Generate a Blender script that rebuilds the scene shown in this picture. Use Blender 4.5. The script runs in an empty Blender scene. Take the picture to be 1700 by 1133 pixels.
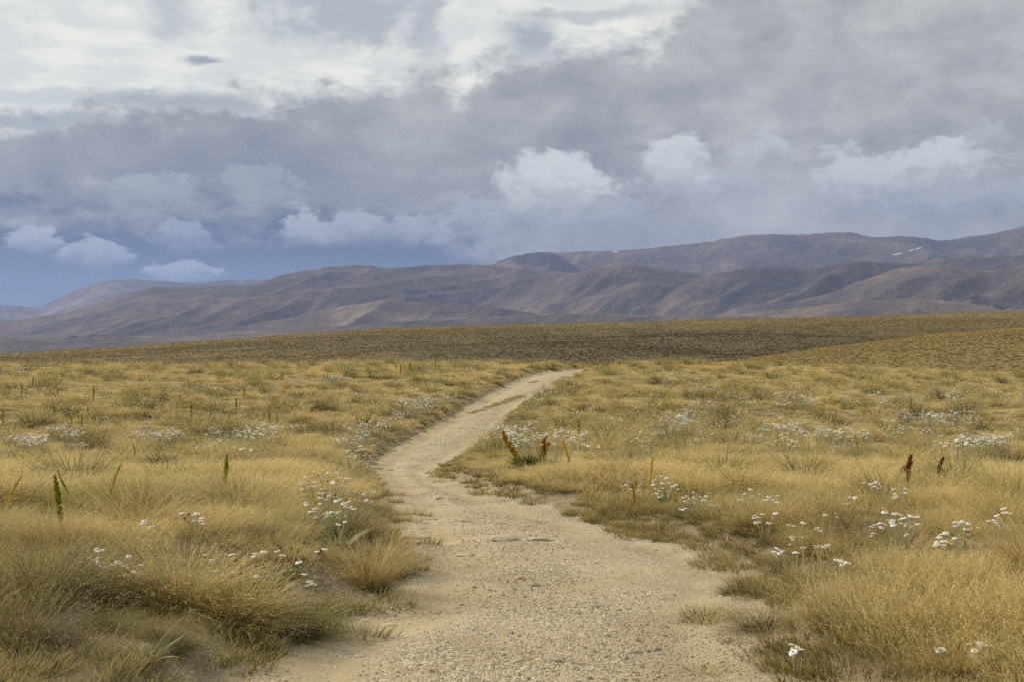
import bpy, math, random
import numpy as np
R = math.radians
SC = bpy.context.scene
COL = SC.collection
random.seed(7)
rng = np.random.default_rng(7)

# ------------------------------------------------------------------ camera
EYE = 1.65
F = 2361.0          # focal length in pixels of the 1700 px wide photograph
HZ = 566.5          # row of the eye-level line
cd = bpy.data.cameras.new('camera')
cd.lens = 50.0; cd.sensor_width = 36.0; cd.clip_start = 0.05; cd.clip_end = 90000
cd.dof.use_dof = True; cd.dof.focus_distance = 24.0; cd.dof.aperture_fstop = 13.0
cam = bpy.data.objects.new('camera', cd); COL.objects.link(cam)
cam.location = (0, 0, EYE); cam.rotation_euler = (R(90), 0, 0)
SC.camera = cam

# ------------------------------------------------------------------ render / exposure
SC.render.engine = 'CYCLES'
SC.view_settings.view_transform = 'Standard'
SC.view_settings.look = 'None'
SC.view_settings.gamma = 1.0
SC.view_settings.exposure = 0.0
cy = SC.cycles
cy.use_denoising = False
cy.max_bounces = 6; cy.diffuse_bounces = 3; cy.transmission_bounces = 3
cy.volume_bounces = 1; cy.glossy_bounces = 2
cy.use_adaptive_sampling = False

# ------------------------------------------------------------------ shader-node helper
class NT:
    def __init__(s, tree): s.t = tree; tree.nodes.clear()
    def node(s, kind, **kw):
        n = s.t.nodes.new(kind)
        for k, v in kw.items(): setattr(n, k, v)
        return n
    def put(s, sock, v):
        if hasattr(v, 'is_linked') or hasattr(v, 'links'): s.t.links.new(v, sock)
        elif isinstance(v, (tuple, list)):
            v = tuple(v)
            if len(sock.default_value) == 4 and len(v) == 3: v = v + (1.0,)
            sock.default_value = v
        else: sock.default_value = v
    def m(s, op, a, b=0.0, c=0.0):
        n = s.node('ShaderNodeMath', operation=op)
        s.put(n.inputs[0], a); s.put(n.inputs[1], b); s.put(n.inputs[2], c)
        return n.outputs[0]
    def add(s, *a):
        r = a[0]
        for b in a[1:]: r = s.m('ADD', r, b)
        return r
    def mul(s, *a):
        r = a[0]
        for b in a[1:]: r = s.m('MULTIPLY', r, b)
        return r
    def sub(s, a, b): return s.m('SUBTRACT', a, b)
    def step(s, x, lo, hi, a=0.0, b=1.0, kind='SMOOTHSTEP'):
        n = s.node('ShaderNodeMapRange', interpolation_type=kind)
        s.put(n.inputs[0], x); s.put(n.inputs[1], lo); s.put(n.inputs[2], hi)
        s.put(n.inputs[3], a); s.put(n.inputs[4], b)
        return n.outputs[0]
    def mix(s, f, a, b, blend='MIX'):
        n = s.node('ShaderNodeMix', data_type='RGBA', blend_type=blend)
        s.put(n.inputs[0], f); s.put(n.inputs[6], a); s.put(n.inputs[7], b)
        return n.outputs[2]
    def noise(s, vec, scale, detail=3, rough=0.5, dist=0.0, color=False):
        n = s.node('ShaderNodeTexNoise')
        if vec is not None: s.put(n.inputs['Vector'], vec)
        s.put(n.inputs['Scale'], scale); s.put(n.inputs['Detail'], detail)
        s.put(n.inputs['Roughness'], rough); s.put(n.inputs['Distortion'], dist)
        return n.outputs[1] if color else n.outputs[0]
    def voro(s, vec, scale, feature='F1', out=0, rand=1.0):
        n = s.node('ShaderNodeTexVoronoi', feature=feature)
        if vec is not None: s.put(n.inputs['Vector'], vec)
        s.put(n.inputs['Scale'], scale); s.put(n.inputs['Randomness'], rand)
        return n.outputs[out]
    def xyz(s, x, y, z):
        n = s.node('ShaderNodeCombineXYZ')
        s.put(n.inputs[0], x); s.put(n.inputs[1], y); s.put(n.inputs[2], z)
        return n.outputs[0]
    def sep(s, v):
        n = s.node('ShaderNodeSeparateXYZ'); s.put(n.inputs[0], v); return n.outputs
    def ramp(s, f, stops, interp='LINEAR'):
        n = s.node('ShaderNodeValToRGB'); cr = n.color_ramp; cr.interpolation = interp
        while len(cr.elements) < len(stops): cr.elements.new(0.5)
        for e, (p, c) in zip(cr.elements, stops):
            e.position = p; e.color = (c, c, c, 1) if not isinstance(c, (tuple, list)) else tuple(c) + (1,)
        s.put(n.inputs[0], f)
        return n.outputs[0]
    def attr(s, name, out='Fac', typ='GEOMETRY'):
        n = s.node('ShaderNodeAttribute', attribute_name=name, attribute_type=typ)
        return n.outputs[out]

def srgb(r, g, b):
    f = lambda c: (c/255/12.92) if c/255 <= .04045 else ((c/255+.055)/1.055)**2.4
    return (f(r), f(g), f(b))

# ------------------------------------------------------------------ world: clouded sky
SUN_AZ, SUN_EL = R(-62), R(36)       # azimuth from the view direction, to the left
W = bpy.data.worlds.new('World'); SC.world = W; W.use_nodes = True
def build_world():
    n = NT(W.node_tree)
    tc = n.node('ShaderNodeTexCoord').outputs['Generated']
    d = n.sep(tc)
    az = n.m('ARCTAN2', d[0], d[1])
    hor = n.m('SQRT', n.add(n.mul(d[0], d[0]), n.mul(d[1], d[1])))
    el = n.m('ARCTAN2', d[2], hor)
    X = n.mul(az, 10.0); Y = n.mul(el, 10.0)
    def pix(px, py):
        a = math.atan((px-850)/F)
        return a*10, math.atan((HZ-py)/F*math.cos(a))*10
    k = 10*1.0/F
    P = n.xyz(X, n.mul(Y, 1.6), 3.1)
    ws = n.sep(n.noise(P, 1.6, 3, .5, color=True))
    wx = n.sub(ws[0], .5); wy = n.sub(ws[1], .5)
    P2 = n.xyz(n.add(X, n.mul(wx, .35)), n.add(n.mul(Y, 1.6), n.mul(wy, .30)), 8.3)
    big = n.noise(P2, .85, 5, .55)             # large cloud masses
    fine = n.noise(P2, 3.4, 9, .60)            # puffs and frayed edges
    wisp = n.noise(n.xyz(X, n.mul(Y, 3.2), 1.7), 2.2, 8, .58)
    puffc = n.sub(n.noise(P2, 9.0, 6, .62), .5)
    bigc = n.sub(big, .5); finec = n.sub(fine, .5); wispc = n.sub(wisp, .5)
    Xw = n.add(X, n.mul(wx, .30)); Yw = n.add(Y, n.mul(wy, .24))
    # far rain-blue air under the cloud base
    blue = n.mix(n.step(Y, .0, .8), srgb(114, 129, 150), srgb(70, 88, 114))
    blue = n.mix(n.step(n.add(X, n.mul(bigc, 2.0)), .2, 2.2), blue, srgb(158, 165, 180))
    # grey deck
    t = n.add(n.mul(bigc, 1.7), n.mul(finec, .50), n.mul(wispc, .40), n.mul(puffc, .22), .33, n.mul(n.step(X, -1.5, 3.0), .26), n.mul(n.step(Y, .8, 2.3), .26))
    deck = n.ramp(t, [(0, srgb(134, 137, 146)), (.35, srgb(151, 152, 157)), (.65, srgb(170, 170, 172)), (1, srgb(192, 191, 190))])
    lowedge = n.add(.80, n.mul(n.step(X, -.9, 1.4), -.62), n.mul(n.step(X, -3.6, -2.6), -.05))
    dm = n.step(n.add(n.sub(Y, lowedge), n.mul(bigc, .5), n.mul(finec, .55), n.mul(wispc, .3)), -.14, .20)
    col = n.mix(dm, blue, deck)
    # bright thin layer above the deck: its lower boundary follows the cloud tops
    bpts = [(-60, 215), (120, 195), (230, 208), (400, 180), (560, 165), (640, 135), (700, 112), (765, 160), (850, 112), (940, 92), (1090, 80), (1150, 30), (1230, -60), (1700, -160)]
    stops = []
    for px, py in bpts:
        a, e = pix(px, py); stops.append((min(1, max(0, a/8+.5)), e/4))
    stops[0] = (0.0, stops[0][1]) ; stops.append((1.0, stops[-1][1]))
    bound = n.mul(n.ramp(n.add(n.mul(Xw, 1/8), .5), stops), 4.0)
    bright_c = n.mix(n.step(n.add(wispc, n.mul(bigc, .6)), -.10, .16), srgb(218, 220, 218), srgb(241, 239, 229))
    bm = n.step(n.add(n.sub(Yw, bound), n.mul(finec, .75), n.mul(bigc, .2)), -.10, .20)
    hi = n.step(Y, 2.7, 3.6)
    bm = n.mul(bm, n.sub(1.0, n.mul(hi, .45)))
    col = n.mix(bm, col, bright_c)
    def blob(px, py, rx, ry, f, so=.75):
        cx, cyy = pix(px, py)
        dx = n.mul(n.sub(Xw, cx), 1/(rx*k)); dy = n.mul(n.sub(Yw, cyy), 1/(ry*k))
        dd = n.m('SQRT', n.add(n.mul(dx, dx), n.mul(dy, dy)))
        return n.mul(n.step(n.add(n.sub(1.0, dd), n.mul(finec, 1.9), n.mul(wispc, 1.5)), -.15, so), f)
    # grey rags in the bright part
    for (px, py, rx, ry, c, f) in [
        (570, 15, 190, 62, (172, 176, 184), .9), (285, 25, 50, 75, (184, 187, 193), .75), (715, 45, 32, 62, (176, 180, 188), .7),
        (345, 108, 46, 10, (160, 165, 176), 1.0), (285, 173, 150, 19, (166, 171, 180), .95), (50, 197, 170, 15, (170, 175, 182), .9),
        (880, 55, 55, 52, (172, 176, 184), 1.0), (50, 155, 120, 12, (200, 203, 206), .8), (1000, 20, 150, 14, (186, 189, 194), .8)]:
        col = n.mix(blob(px, py, rx, ry, f), col, srgb(*c))
    # white cumulus heaps low in the sky, crisp on top, melting below
    def heap(px, py, rx, ry, c, f, amp=1.0):
        cx, cyy = pix(px, py)
        dx = n.mul(n.sub(Xw, cx), 1/(rx*k)); dy = n.mul(n.sub(Yw, cyy), 1/(ry*k))
        dd = n.m('SQRT', n.add(n.mul(dx, dx), n.mul(dy, dy)))
        up = n.step(dy, -.6, .7)
        edge = n.step(n.add(n.sub(1.0, dd), n.mul(finec, 1.5*amp), n.mul(puffc, 1.2*amp)), -.05, n.add(.8, n.mul(up, -.62)))
        fade = n.step(n.add(dy, n.mul(wispc, .8)), -1.0, .45)
        lit = n.add(.74, n.mul(n.step(n.add(dy, n.mul(puffc, 3.0), n.mul(finec, 2.6)), -.8, .9), .29))
        cc = n.mix(1.0, srgb(*c), n.xyz(lit, lit, lit), 'MULTIPLY')
        return n.mul(edge, fade, f), cc
    for h in [(905, 372, 210, 60, (168, 172, 183), .6), (920, 328, 122, 76, (209, 210, 211), 1.0, .45),
              (1180, 335, 130, 60, (174, 178, 188), .85), (1128, 290, 70, 74, (206, 207, 209), 1.0, .5),
              (1275, 260, 46, 38, (188, 191, 198), .95), (1395, 275, 50, 42, (190, 193, 199), .85), (1500, 345, 240, 60, (170, 174, 185), .7), (1430, 305, 110, 50, (198, 199, 203), 1.0),
              (1560, 288, 94, 52, (203, 204, 207), 1.0, .7), (1645, 250, 40, 46, (178, 181, 189), .7),
              (55, 410, 55, 32, (172, 179, 191), .9), (160, 428, 75, 34, (172, 179, 192), .9), (300, 452, 70, 28, (170, 178, 192), .85),
              (495, 390, 60, 42, (176, 182, 193), .9), (620, 392, 180, 34, (168, 174, 187), .85), (760, 382, 140, 32, (164, 170, 184), .8),
              (310, 395, 60, 30, (150, 159, 177), .8), (260, 322, 90, 50, (176, 179, 187), .5), (430, 318, 90, 40, (178, 181, 188), .4)]:
        f, c = heap(*h)
        col = n.mix(f, col, c)
    # physically based blue sky shows only faintly through the cover
    sky = n.node('ShaderNodeTexSky', sky_type='NISHITA')
    sky.sun_disc = False; sky.sun_elevation = SUN_EL; sky.sun_rotation = SUN_AZ
    cloud = n.mix(1.0, col, (10.55, 10.7, 10.4), 'MULTIPLY')
    # the cover out of view is a little brighter overhead
    up = n.step(Y, 3.2, 11.0, 1.0, 1.35)
    cloud = n.mix(1.0, cloud, n.xyz(up, up, up), 'MULTIPLY')
    out = n.mix(.02, cloud, sky.outputs[0])
    bg = n.node('ShaderNodeBackground'); n.put(bg.inputs[0], out); bg.inputs[1].default_value = 0.1
    o = n.node('ShaderNodeOutputWorld'); n.t.links.new(bg.outputs[0], o.inputs[0])
build_world()
W.cycles.sampling_method = 'MANUAL'; W.cycles.sample_map_resolution = 512

ld = bpy.data.lights.new('sun', 'SUN'); ld.energy = 4.6; ld.angle = R(9); ld.color = (1.0, .91, .75)
sun = bpy.data.objects.new('sun', ld); COL.objects.link(sun)
# direction towards the sun
sx, sy, sz = math.sin(SUN_AZ)*math.cos(SUN_EL), math.cos(SUN_AZ)*math.cos(SUN_EL), math.sin(SUN_EL)
from mathutils import Vector
sun.rotation_euler = Vector((sx, sy, sz)).to_track_quat('Z', 'Y').to_euler()

# ------------------------------------------------------------------ numpy noise
def _hash(ix, iy, seed):
    h = (ix.astype(np.int64)*374761393 + iy.astype(np.int64)*668265263 + seed*1442695041) & 0x7fffffff
    h = ((h ^ (h >> 13))*1274126177) & 0x7fffffff
    h = (h ^ (h >> 16)) & 0xffff
    return h/65535.0
def vnoise(x, y, seed=0):
    ix = np.floor(x); iy = np.floor(y); fx = x-ix; fy = y-iy
    fx = fx*fx*fx*(fx*(fx*6-15)+10); fy = fy*fy*fy*(fy*(fy*6-15)+10)
    a = _hash(ix, iy, seed); b = _hash(ix+1, iy, seed); c = _hash(ix, iy+1, seed); d = _hash(ix+1, iy+1, seed)
    return (a*(1-fx)+b*fx)*(1-fy)+(c*(1-fx)+d*fx)*fy
def fbm(x, y, oct=4, seed=0, gain=.5):
    s = 0; a = 1; t = 0
    for o in range(oct):
        s = s+a*vnoise(x*2**o+o*17.3, y*2**o-o*9.1, seed+o); t += a; a *= gain
    return s/t-.5
def ridged(x, y, oct=4, seed=0, gain=.5):
    s = 0; a = 1; t = 0
    for o in range(oct):
        s = s+a*(1-np.abs(2*vnoise(x*2**o+o*11.7, y*2**o+o*5.9, seed+o)-1)); t += a; a *= gain
    return s/t
def ss(x, a, b):
    t = np.clip((x-a)/(b-a), 0, 1); return t*t*(3-2*t)

# ------------------------------------------------------------------ the land as one height function
def smooth_curve(pts, n=4000, width=None):
    xs = np.array([p[0] for p in pts], float); ys = np.array([p[1] for p in pts], float)
    g = np.linspace(xs[0], xs[-1], n); v = np.interp(g, xs, ys)
    w = width or max(3, int(n*.012)); ker = np.hanning(w+2)[1:-1]; ker /= ker.sum()
    vp = np.concatenate([np.full(w, v[0]), v, np.full(w, v[-1])])
    v2 = np.convolve(vp, ker, 'same')[w:-w]
    return lambda q: np.interp(q, g, v2)
prof_near = smooth_curve([(0, 0), (9, 0), (12, -.05), (15, -.2), (20, -.5), (28, -1.0), (36, -1.3), (50, -1.35), (62, -1.2), (80, -.85), (98, -.5), (106, -.47), (118, -1.0), (140, -3.6), (180, -9), (230, -14), (300, -15.5), (330, -15.5)], 6000, 70)
def sil(pts, w=60):   # skyline rows -> function of azimuth tangent
    return smooth_curve([((p[0]-850)/F, (HZ-p[1])/F) for p in pts], 6000, w)
sky_moor = sil([(-1800, 640), (-300, 605), (0, 588), (200, 578), (400, 562), (520, 553), (650, 545), (850, 538.5), (1100, 533.5), (1300, 527.5), (1450, 525), (1600, 520.5), (1700, 518), (2000, 510), (3500, 500)])
sky_spur = sil([(-1000, 900), (900, 655), (1100, 617), (1210, 603), (1400, 576), (1550, 555), (1700, 543), (2000, 520), (3000, 500)])
sky_A = sil([(-3500, 480), (-400, 497), (0, 505), (62, 511), (100, 492), (130, 477), (165, 466), (200, 461), (250, 463), (300, 467), (340, 465), (380, 460), (420, 461), (470, 462), (560, 455), (900, 450), (1700, 420), (4000, 400)], 34)
sky_B = sil([(-3500, 560), (-600, 560), (-200, 545), (0, 532), (100, 520), (150, 505), (215, 483), (260, 476), (310, 477), (370, 471), (415, 474), (450, 462), (500, 446), (550, 438), (600, 434.5), (650, 438.5), (720, 434.5), (800, 437), (840, 441), (900, 447), (980, 452), (1060, 440), (1150, 448), (1250, 455), (1400, 450), (1560, 425), (1700, 418), (2600, 380), (4200, 380)], 34)
sky_C = sil([(-3500, 560), (500, 560), (700, 480), (800, 445), (835, 430), (860, 421), (895, 416), (920, 416.5), (1015, 412), (1090, 408), (1150, 401), (1190, 396), (1230, 386), (1285, 381), (1345, 386), (1395, 383), (1445, 388), (1510, 387), (1540, 389), (1560, 394), (1600, 387), (1650, 380), (1700, 367), (1900, 340), (2800, 370), (4200, 400)], 30)
sky_D = sil([(-3500, 560), (-200, 560), (0, 556), (60, 563), (150, 552), (280, 560), (420, 548), (560, 538), (700, 530), (850, 520), (1000, 516), (1150, 526), (1300, 511), (1420, 498), (1520, 490), (1610, 502), (1700, 512), (2200, 500), (4200, 520)])

def rsil(pts, w=34): return sil([(-3500, 640), (pts[0][0]-90, 640)]+pts+[(pts[-1][0]+90, 640), (4200, 640)], w)
RIDGES = [(9900., 1500., 1200., rsil([(790, 462), (828, 438), (858, 422), (893, 414.5), (922, 419), (942, 431), (965, 446)], 20), .25, .0022, 70, 1.0),
          (7400., 1500., 1100., rsil([(700, 560), (800, 500), (850, 476), (935, 455), (1000, 436), (1050, 430), (1090, 442), (1130, 455), (1200, 485), (1300, 530)]), .40, .0022, 71, 1.0),
          (7000., 1400., 1100., rsil([(1050, 560), (1100, 492), (1130, 470), (1200, 447), (1265, 440), (1325, 442), (1375, 436), (1440, 430), (1500, 431), (1560, 437), (1640, 448), (1750, 455)]), .42, .0020, 72, 1.0),
          (6200., 1500., 900., rsil([(1120, 545), (1225, 508), (1300, 500), (1375, 484), (1425, 464), (1495, 443), (1560, 438), (1640, 446), (1700, 440), (2100, 430)]), .38, .0024, 73, 1.0),
          (7300., 1500., 1100., rsil([(40, 560), (130, 538), (200, 522), (300, 505), (360, 492), (440, 490), (520, 478), (590, 470), (660, 480), (760, 520), (860, 560)]), .42, .0022, 74, 1.0),
          (6300., 1200., 900., rsil([(200, 575), (290, 556), (375, 543), (475, 525), (540, 508), (600, 500), (650, 494), (760, 500), (860, 512), (960, 540), (1040, 560)]), .36, .0026, 75, 1.0),
          (4700., 900., 700., rsil([(420, 590), (600, 556), (760, 541), (900, 534), (1020, 524), (1160, 520), (1300, 524), (1420, 540)]), .25, .0024, 76, 1.0)]
def H0(x, y):
    """moorland and mountains, metres"""
    r = np.hypot(x, y)+1e-6
    az = np.clip(np.arctan2(x, y), -1.05, 1.05); u = np.tan(az); ca = np.cos(az)
    near = prof_near(np.minimum(r, 329))
    near = near - .55*ss(u, .1, .34)*ss(r, 55, 100)
    hum = fbm(x*.33, y*.33, 3, 5)*.26 + fbm(x*.09, y*.09, 2, 9)*.5*ss(r, 12, 40)
    hum = hum + fbm(x*.85, y*.85, 2, 15)*.16
    xc = np.interp(y, [0, 12, 25, 36, 57, 75, 95, 110], [0, .2, -1.5, -2.3, -1.9, -.6, 1.8, 5])
    hum = hum*(1-.88*(1-ss(np.abs(x-xc), 2.5, 6.5))*ss(y, 13, 22))
    near = near + hum*ss(r, 5, 14)*(1-ss(r, 150, 300)*.0)
    # moor behind the dip
    Dm = 780.0
    zr = EYE + sky_moor(u)*Dm*ca
    t = np.clip((r-250)/(Dm-250), 0, 1)
    sh = t**.85*(1.0-.12*np.sin(np.pi*t))
    sh = np.where(t >= 1, 1, sh*(2-sh)**.25)
    zm = -15.5 + (zr+15.5)*np.clip(sh, 0, 1)
    back = np.clip((r-Dm)/1500, 0, 1.2)
    zm = zm - 110*back**1.3
    zm = zm + (fbm(x*.012, y*.012, 4, 21)*5.0)*ss(r, 200, 400)*(1-.75*np.exp(-((r-Dm)/140)**2)) + fbm(x*.11, y*.11, 3, 23)*.8*ss(r, 160, 300)
    # spur coming in from the right
    Ds = 330.0
    zs = EYE + sky_spur(u)*Ds*ca
    zs = -15.5 + np.maximum(zs+15.5, 0)*np.exp(-np.abs((r-Ds)/88)**2.4)
    zs = zs + fbm(x*.02, y*.02, 3, 31)*1.2 + fbm(x*.15, y*.15, 2, 33)*.35
    mid = np.maximum(zm, zs)
    k = ss(r, 230, 300)
    z = np.where(r < 300, near*(1-k)+np.maximum(near, mid)*k, mid)
    z = np.where(r < 300, np.maximum(z, np.where(r > 200, zs, -1e3)), z)
    # mountains
    far = r > 1500
    if far.any():
        rf, uf, cf, xf, yf = r[far], u[far], ca[far], x[far], y[far]
        azf = np.arctan2(xf, yf)
        base = -125.0 + 25*fbm(xf*.0006, yf*.0006, 3, 41)
        out = base.copy()
        wa = fbm(xf*.00042, yf*.00042, 3, 51)*2.2; wb = fbm(xf*.00042+40, yf*.00042-11, 3, 52)*2.2
        for (D, Wf, Wb, S, amp, fq, seed, pw) in [
                (15500., 5200., 6000., sky_A, .20, .00055, 61, 1.5),
                (11200., 4300., 3500., sky_C, .34, .00075, 62, 1.25),
                (8400., 3700., 2800., sky_B, .42, .0010, 63, 1.25),
                (5200., 1700., 1500., sky_D, .34, .0017, 64, 1.1)]+RIDGES:
            e = S(uf)
            zc = EYE + e*D*cf
            tf = np.clip(1-(D-rf)/Wf, 0, 1); tb = np.clip(1-(rf-D)/Wb, 0, 1)
            s = np.where(rf < D, tf**pw, ss(tb, 0, 1))
            # spurs and gullies running down from the crest
            # coordinates: along = lateral position, slowly skewed with distance
            lat = azf*D*fq*1.1 + wa*1.3 - (rf-D)*fq*.85
            dwn = rf*fq*.42 + wb
            rg = ridged(lat, dwn, 5, seed, .48)
            cut = np.clip((1-rg)*1.7, 0, 1.2)
            s2 = s*(1-1.0*amp*cut*np.clip((1-s)*3.2, 0, 1)**.8) - .03*(cut)*s
            s2 = s2 + .022*fbm(xf*.005, yf*.005, 4, seed+7)*s
            zc = zc+np.maximum(0, fbm(azf*D*.011+seed, rf*.004, 3, seed+3)-.06)*D*.0035
            cand = base+(zc-base)*s2
            out = np.where(zc > base, np.maximum(out, cand), out)
        m = z.copy()
        kk = ss(rf, 1900, 2900)
        m[far] = z[far]*(1-kk)+out*kk
        z = m
    return z

# ---------------------------------------------------------------- track outline, taken from the ground it lies on
def unproj(px, py, dz=0.0, y0=4.0, y1=135.0, Hf=None):
    Hf = Hf or H0
    Ys = np.geomspace(y0, y1, 1600 if Hf is H0 else 700)
    xs = (px-850)/F*Ys; zs = EYE-(py-HZ)/F*Ys
    hit = np.nonzero(zs <= Hf(xs, Ys)+dz)[0]
    i = hit[0] if len(hit) else len(Ys)-1
    return float(xs[i]), float(Ys[i])
LE = [(320, 1180), (385, 1133), (450, 1082), (525, 1045), (612, 1005), (655, 960), (660, 915), (652, 870), (645, 830), (628, 800), (614, 780), (622, 768), (661, 741), (700, 721), (735, 701), (782, 674), (822, 652), (850, 638), (872, 628), (906, 620), (945, 617.5)]
RE = [(1335, 1180), (1310, 1133), (1285, 1082), (1270, 1035), (1258, 1000), (1262, 970), (1290, 955), (1228, 930), (1130, 903), (1060, 891), (980, 868), (920, 850), (856, 835), (802, 818), (752, 802), (728, 784), (742, 772), (787, 745), (830, 711), (846, 691), (872, 669), (897, 656), (928, 643), (950, 629), (962, 621)]
poly = [unproj(*p) for p in LE] + [(6.0, 112.0), (10.0, 118.0), (14, 120), (9.2, 111.0)] + [unproj(*p) for p in RE[::-1]]
lx, ly = poly[0]; rx_, ry_ = poly[-1]
poly = [(-1.6, -3.0), (-1.45, 3.0)] + poly + [(1.15, 3.0), (1.3, -3.0)]
poly = np.array(poly)
def track_dist(x, y):
    """signed distance to the track edge, negative on the track"""
    x = np.asarray(x, float); y = np.asarray(y, float); shp = x.shape
    x = x.ravel(); y = y.ravel()
    best = np.full(x.shape, 1e9); inside = np.zeros(x.shape, bool)
    n = len(poly)
    near = (y < 130) & (np.abs(x) < 40)
    xi, yi = x[near], y[near]; b = np.full(xi.shape, 1e9); ins = np.zeros(xi.shape, bool)
    for i in range(n):
        ax, ay = poly[i]; bx, by = poly[(i+1) % n]
        dx, dy = bx-ax, by-ay; L = dx*dx+dy*dy+1e-12
        t = np.clip(((xi-ax)*dx+(yi-ay)*dy)/L, 0, 1)
        b = np.minimum(b, np.hypot(xi-ax-t*dx, yi-ay-t*dy))
        c = ((ay > yi) != (by > yi)) & (xi < (bx-ax)*(yi-ay)/(by-ay+1e-12)+ax)
        ins ^= c
    best[near] = np.where(ins, -b, b); best[~near] = 60
    return best.reshape(shp)
def H(x, y):
    x = np.asarray(x, float); y = np.asarray(y, float)
    z = H0(x, y)
    r = np.hypot(x, y)
    if (r < 140).any():
        d = track_dist(x, y)
        bank = .19*ss(d, -.05, .45)+.10*ss(d, .4, 1.6)
        inn = np.clip(-d, 0, 2)
        ruts = -.035*np.exp(-((inn-.42)/.2)**2) + .02*ss(inn, .6, 1.0)
        rough = fbm(x*1.7, y*1.7, 3, 77)*.05*ss(inn, 0, .3)
        z = z + (bank + (ruts+rough)*(d < 0))*(1-ss(r, 105, 140))
    return z
def Hp(x, y): return float(H(np.array([x]), np.array([y]))[0])
def on_ground(px, py, dz=0.0): return unproj(px, py, dz, Hf=H)

# ------------------------------------------------------------------ mesh helpers
def mesh_np(name, V, Fq, uv=None, attrs=None, mat=None, smooth=False, F3=None):
    """V (n,3); Fq (m,4) quads; F3 optional tris; uv per vertex (n,2)"""
    me = bpy.data.meshes.new(name)
    V = np.asarray(V, np.float32)
    me.vertices.add(len(V)); me.vertices.foreach_set('co', V.ravel())
    loops = []; starts = []; tot = 0
    if Fq is not None and len(Fq):
        Fq = np.asarray(Fq, np.int32); loops.append(Fq.ravel()); starts.append(np.arange(len(Fq))*4); tot = len(Fq)*4
    if F3 is not None and len(F3):
        F3 = np.asarray(F3, np.int32); loops.append(F3.ravel()); starts.append(tot+np.arange(len(F3))*3)
    if loops:
        lo = np.concatenate(loops).astype(np.int32); st = np.concatenate(starts).astype(np.int32)
        me.loops.add(len(lo)); me.loops.foreach_set('vertex_index', lo)
        me.polygons.add(len(st)); me.polygons.foreach_set('loop_start', st)
        me.update(calc_edges=True)
        if smooth: me.polygons.foreach_set('use_smooth', np.ones(len(st), bool))
        if uv is not None:
            l = me.uv_layers.new(name='UVMap'); l.data.foreach_set('uv', np.asarray(uv, np.float32)[lo].ravel())
    for k, v in (attrs or {}).items():
        v = np.asarray(v)
        typ = 'INT' if v.dtype.kind == 'i' else ('FLOAT_VECTOR' if v.ndim == 2 else 'FLOAT')
        a = me.attributes.new(k, typ, 'POINT')
        a.data.foreach_set('vector' if typ == 'FLOAT_VECTOR' else 'value', v.astype(np.int32 if typ == 'INT' else np.float32).ravel())
    for m in (mat if isinstance(mat, (list, tuple)) else [mat]):
        if m: me.materials.append(m)
    return me
def obj(name, me, parent=None, loc=(0, 0, 0), rot=(0, 0, 0), scl=1.0):
    o = bpy.data.objects.new(name, me); COL.objects.link(o)
    o.location = loc; o.rotation_euler = rot
    o.scale = (scl,)*3 if not isinstance(scl, (tuple, list)) else scl
    if parent is not None: o.parent = parent
    return o
def tag(o, label=None, cat=None, group=None, kind=None):
    if label: o['label'] = label
    if cat: o['category'] = cat
    if group: o['group'] = group
    if kind: o['kind'] = kind
    return o
def copy_tree(o, parent=None):
    c = o.copy(); COL.objects.link(c)
    if parent is not None: c.parent = parent
    for ch in o.children: copy_tree(ch, c)
    return c

# ------------------------------------------------------------------ materials
def material(name):
    m = bpy.data.materials.new(name); m.use_nodes = True
    return m, NT(m.node_tree)
def finish(n, surf):
    o = n.node('ShaderNodeOutputMaterial'); n.t.links.new(surf, o.inputs[0])
def principled(n, color, rough=.85, spec=.2, normal=None):
    b = n.node('ShaderNodeBsdfPrincipled'); n.put(b.inputs['Base Color'], color)
    n.put(b.inputs['Roughness'], rough); n.put(b.inputs['Specular IOR Level'], spec)
    if normal is not None: n.t.links.new(normal, b.inputs['Normal'])
    return b.outputs[0]
def bump(n, h, dist, strength=1.0):
    b = n.node('ShaderNodeBump'); n.put(b.inputs['Height'], h); b.inputs['Distance'].default_value = dist
    b.inputs['Strength'].default_value = strength
    return b.outputs[0]

def m_blades(name, stops_a, stops_b, greenish, trans=.35):
    """grass blade: colour runs from root to tip (UV v); UV u is a per-blade random"""
    m, n = material(name)
    uv = n.sep(n.node('ShaderNodeUVMap').outputs[0])
    pos = n.node('ShaderNodeNewGeometry').outputs['Position']
    rnd = n.node('ShaderNodeObjectInfo').outputs['Random']
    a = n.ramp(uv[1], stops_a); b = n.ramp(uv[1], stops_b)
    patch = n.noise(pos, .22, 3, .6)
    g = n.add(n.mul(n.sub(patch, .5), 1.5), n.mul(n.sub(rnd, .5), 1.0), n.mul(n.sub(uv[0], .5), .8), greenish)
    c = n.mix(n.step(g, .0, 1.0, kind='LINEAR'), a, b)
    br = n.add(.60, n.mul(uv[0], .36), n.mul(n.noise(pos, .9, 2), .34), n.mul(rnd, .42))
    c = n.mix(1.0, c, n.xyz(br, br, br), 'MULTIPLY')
    ps = n.noise(pos, .45, 2)
    c = n.mix(n.step(ps, .52, .72, 0, .16), c, (.30, .20, .13))       # some drifts are pinker, dead grass
    d = principled(n, c, .62, .25)
    t = n.node('ShaderNodeBsdfTranslucent'); n.put(t.inputs[0], c)
    mx = n.node('ShaderNodeMixShader'); mx.inputs[0].default_value = trans
    n.t.links.new(d, mx.inputs[1]); n.t.links.new(t.outputs[0], mx.inputs[2])
    finish(n, mx.outputs[0])
    return m
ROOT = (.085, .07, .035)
STRAW = [(0, ROOT), (.20, (.17, .125, .042)), (.45, (.38, .285, .10)), (.72, (.56, .43, .18)), (1, (.74, .58, .27))]
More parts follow.
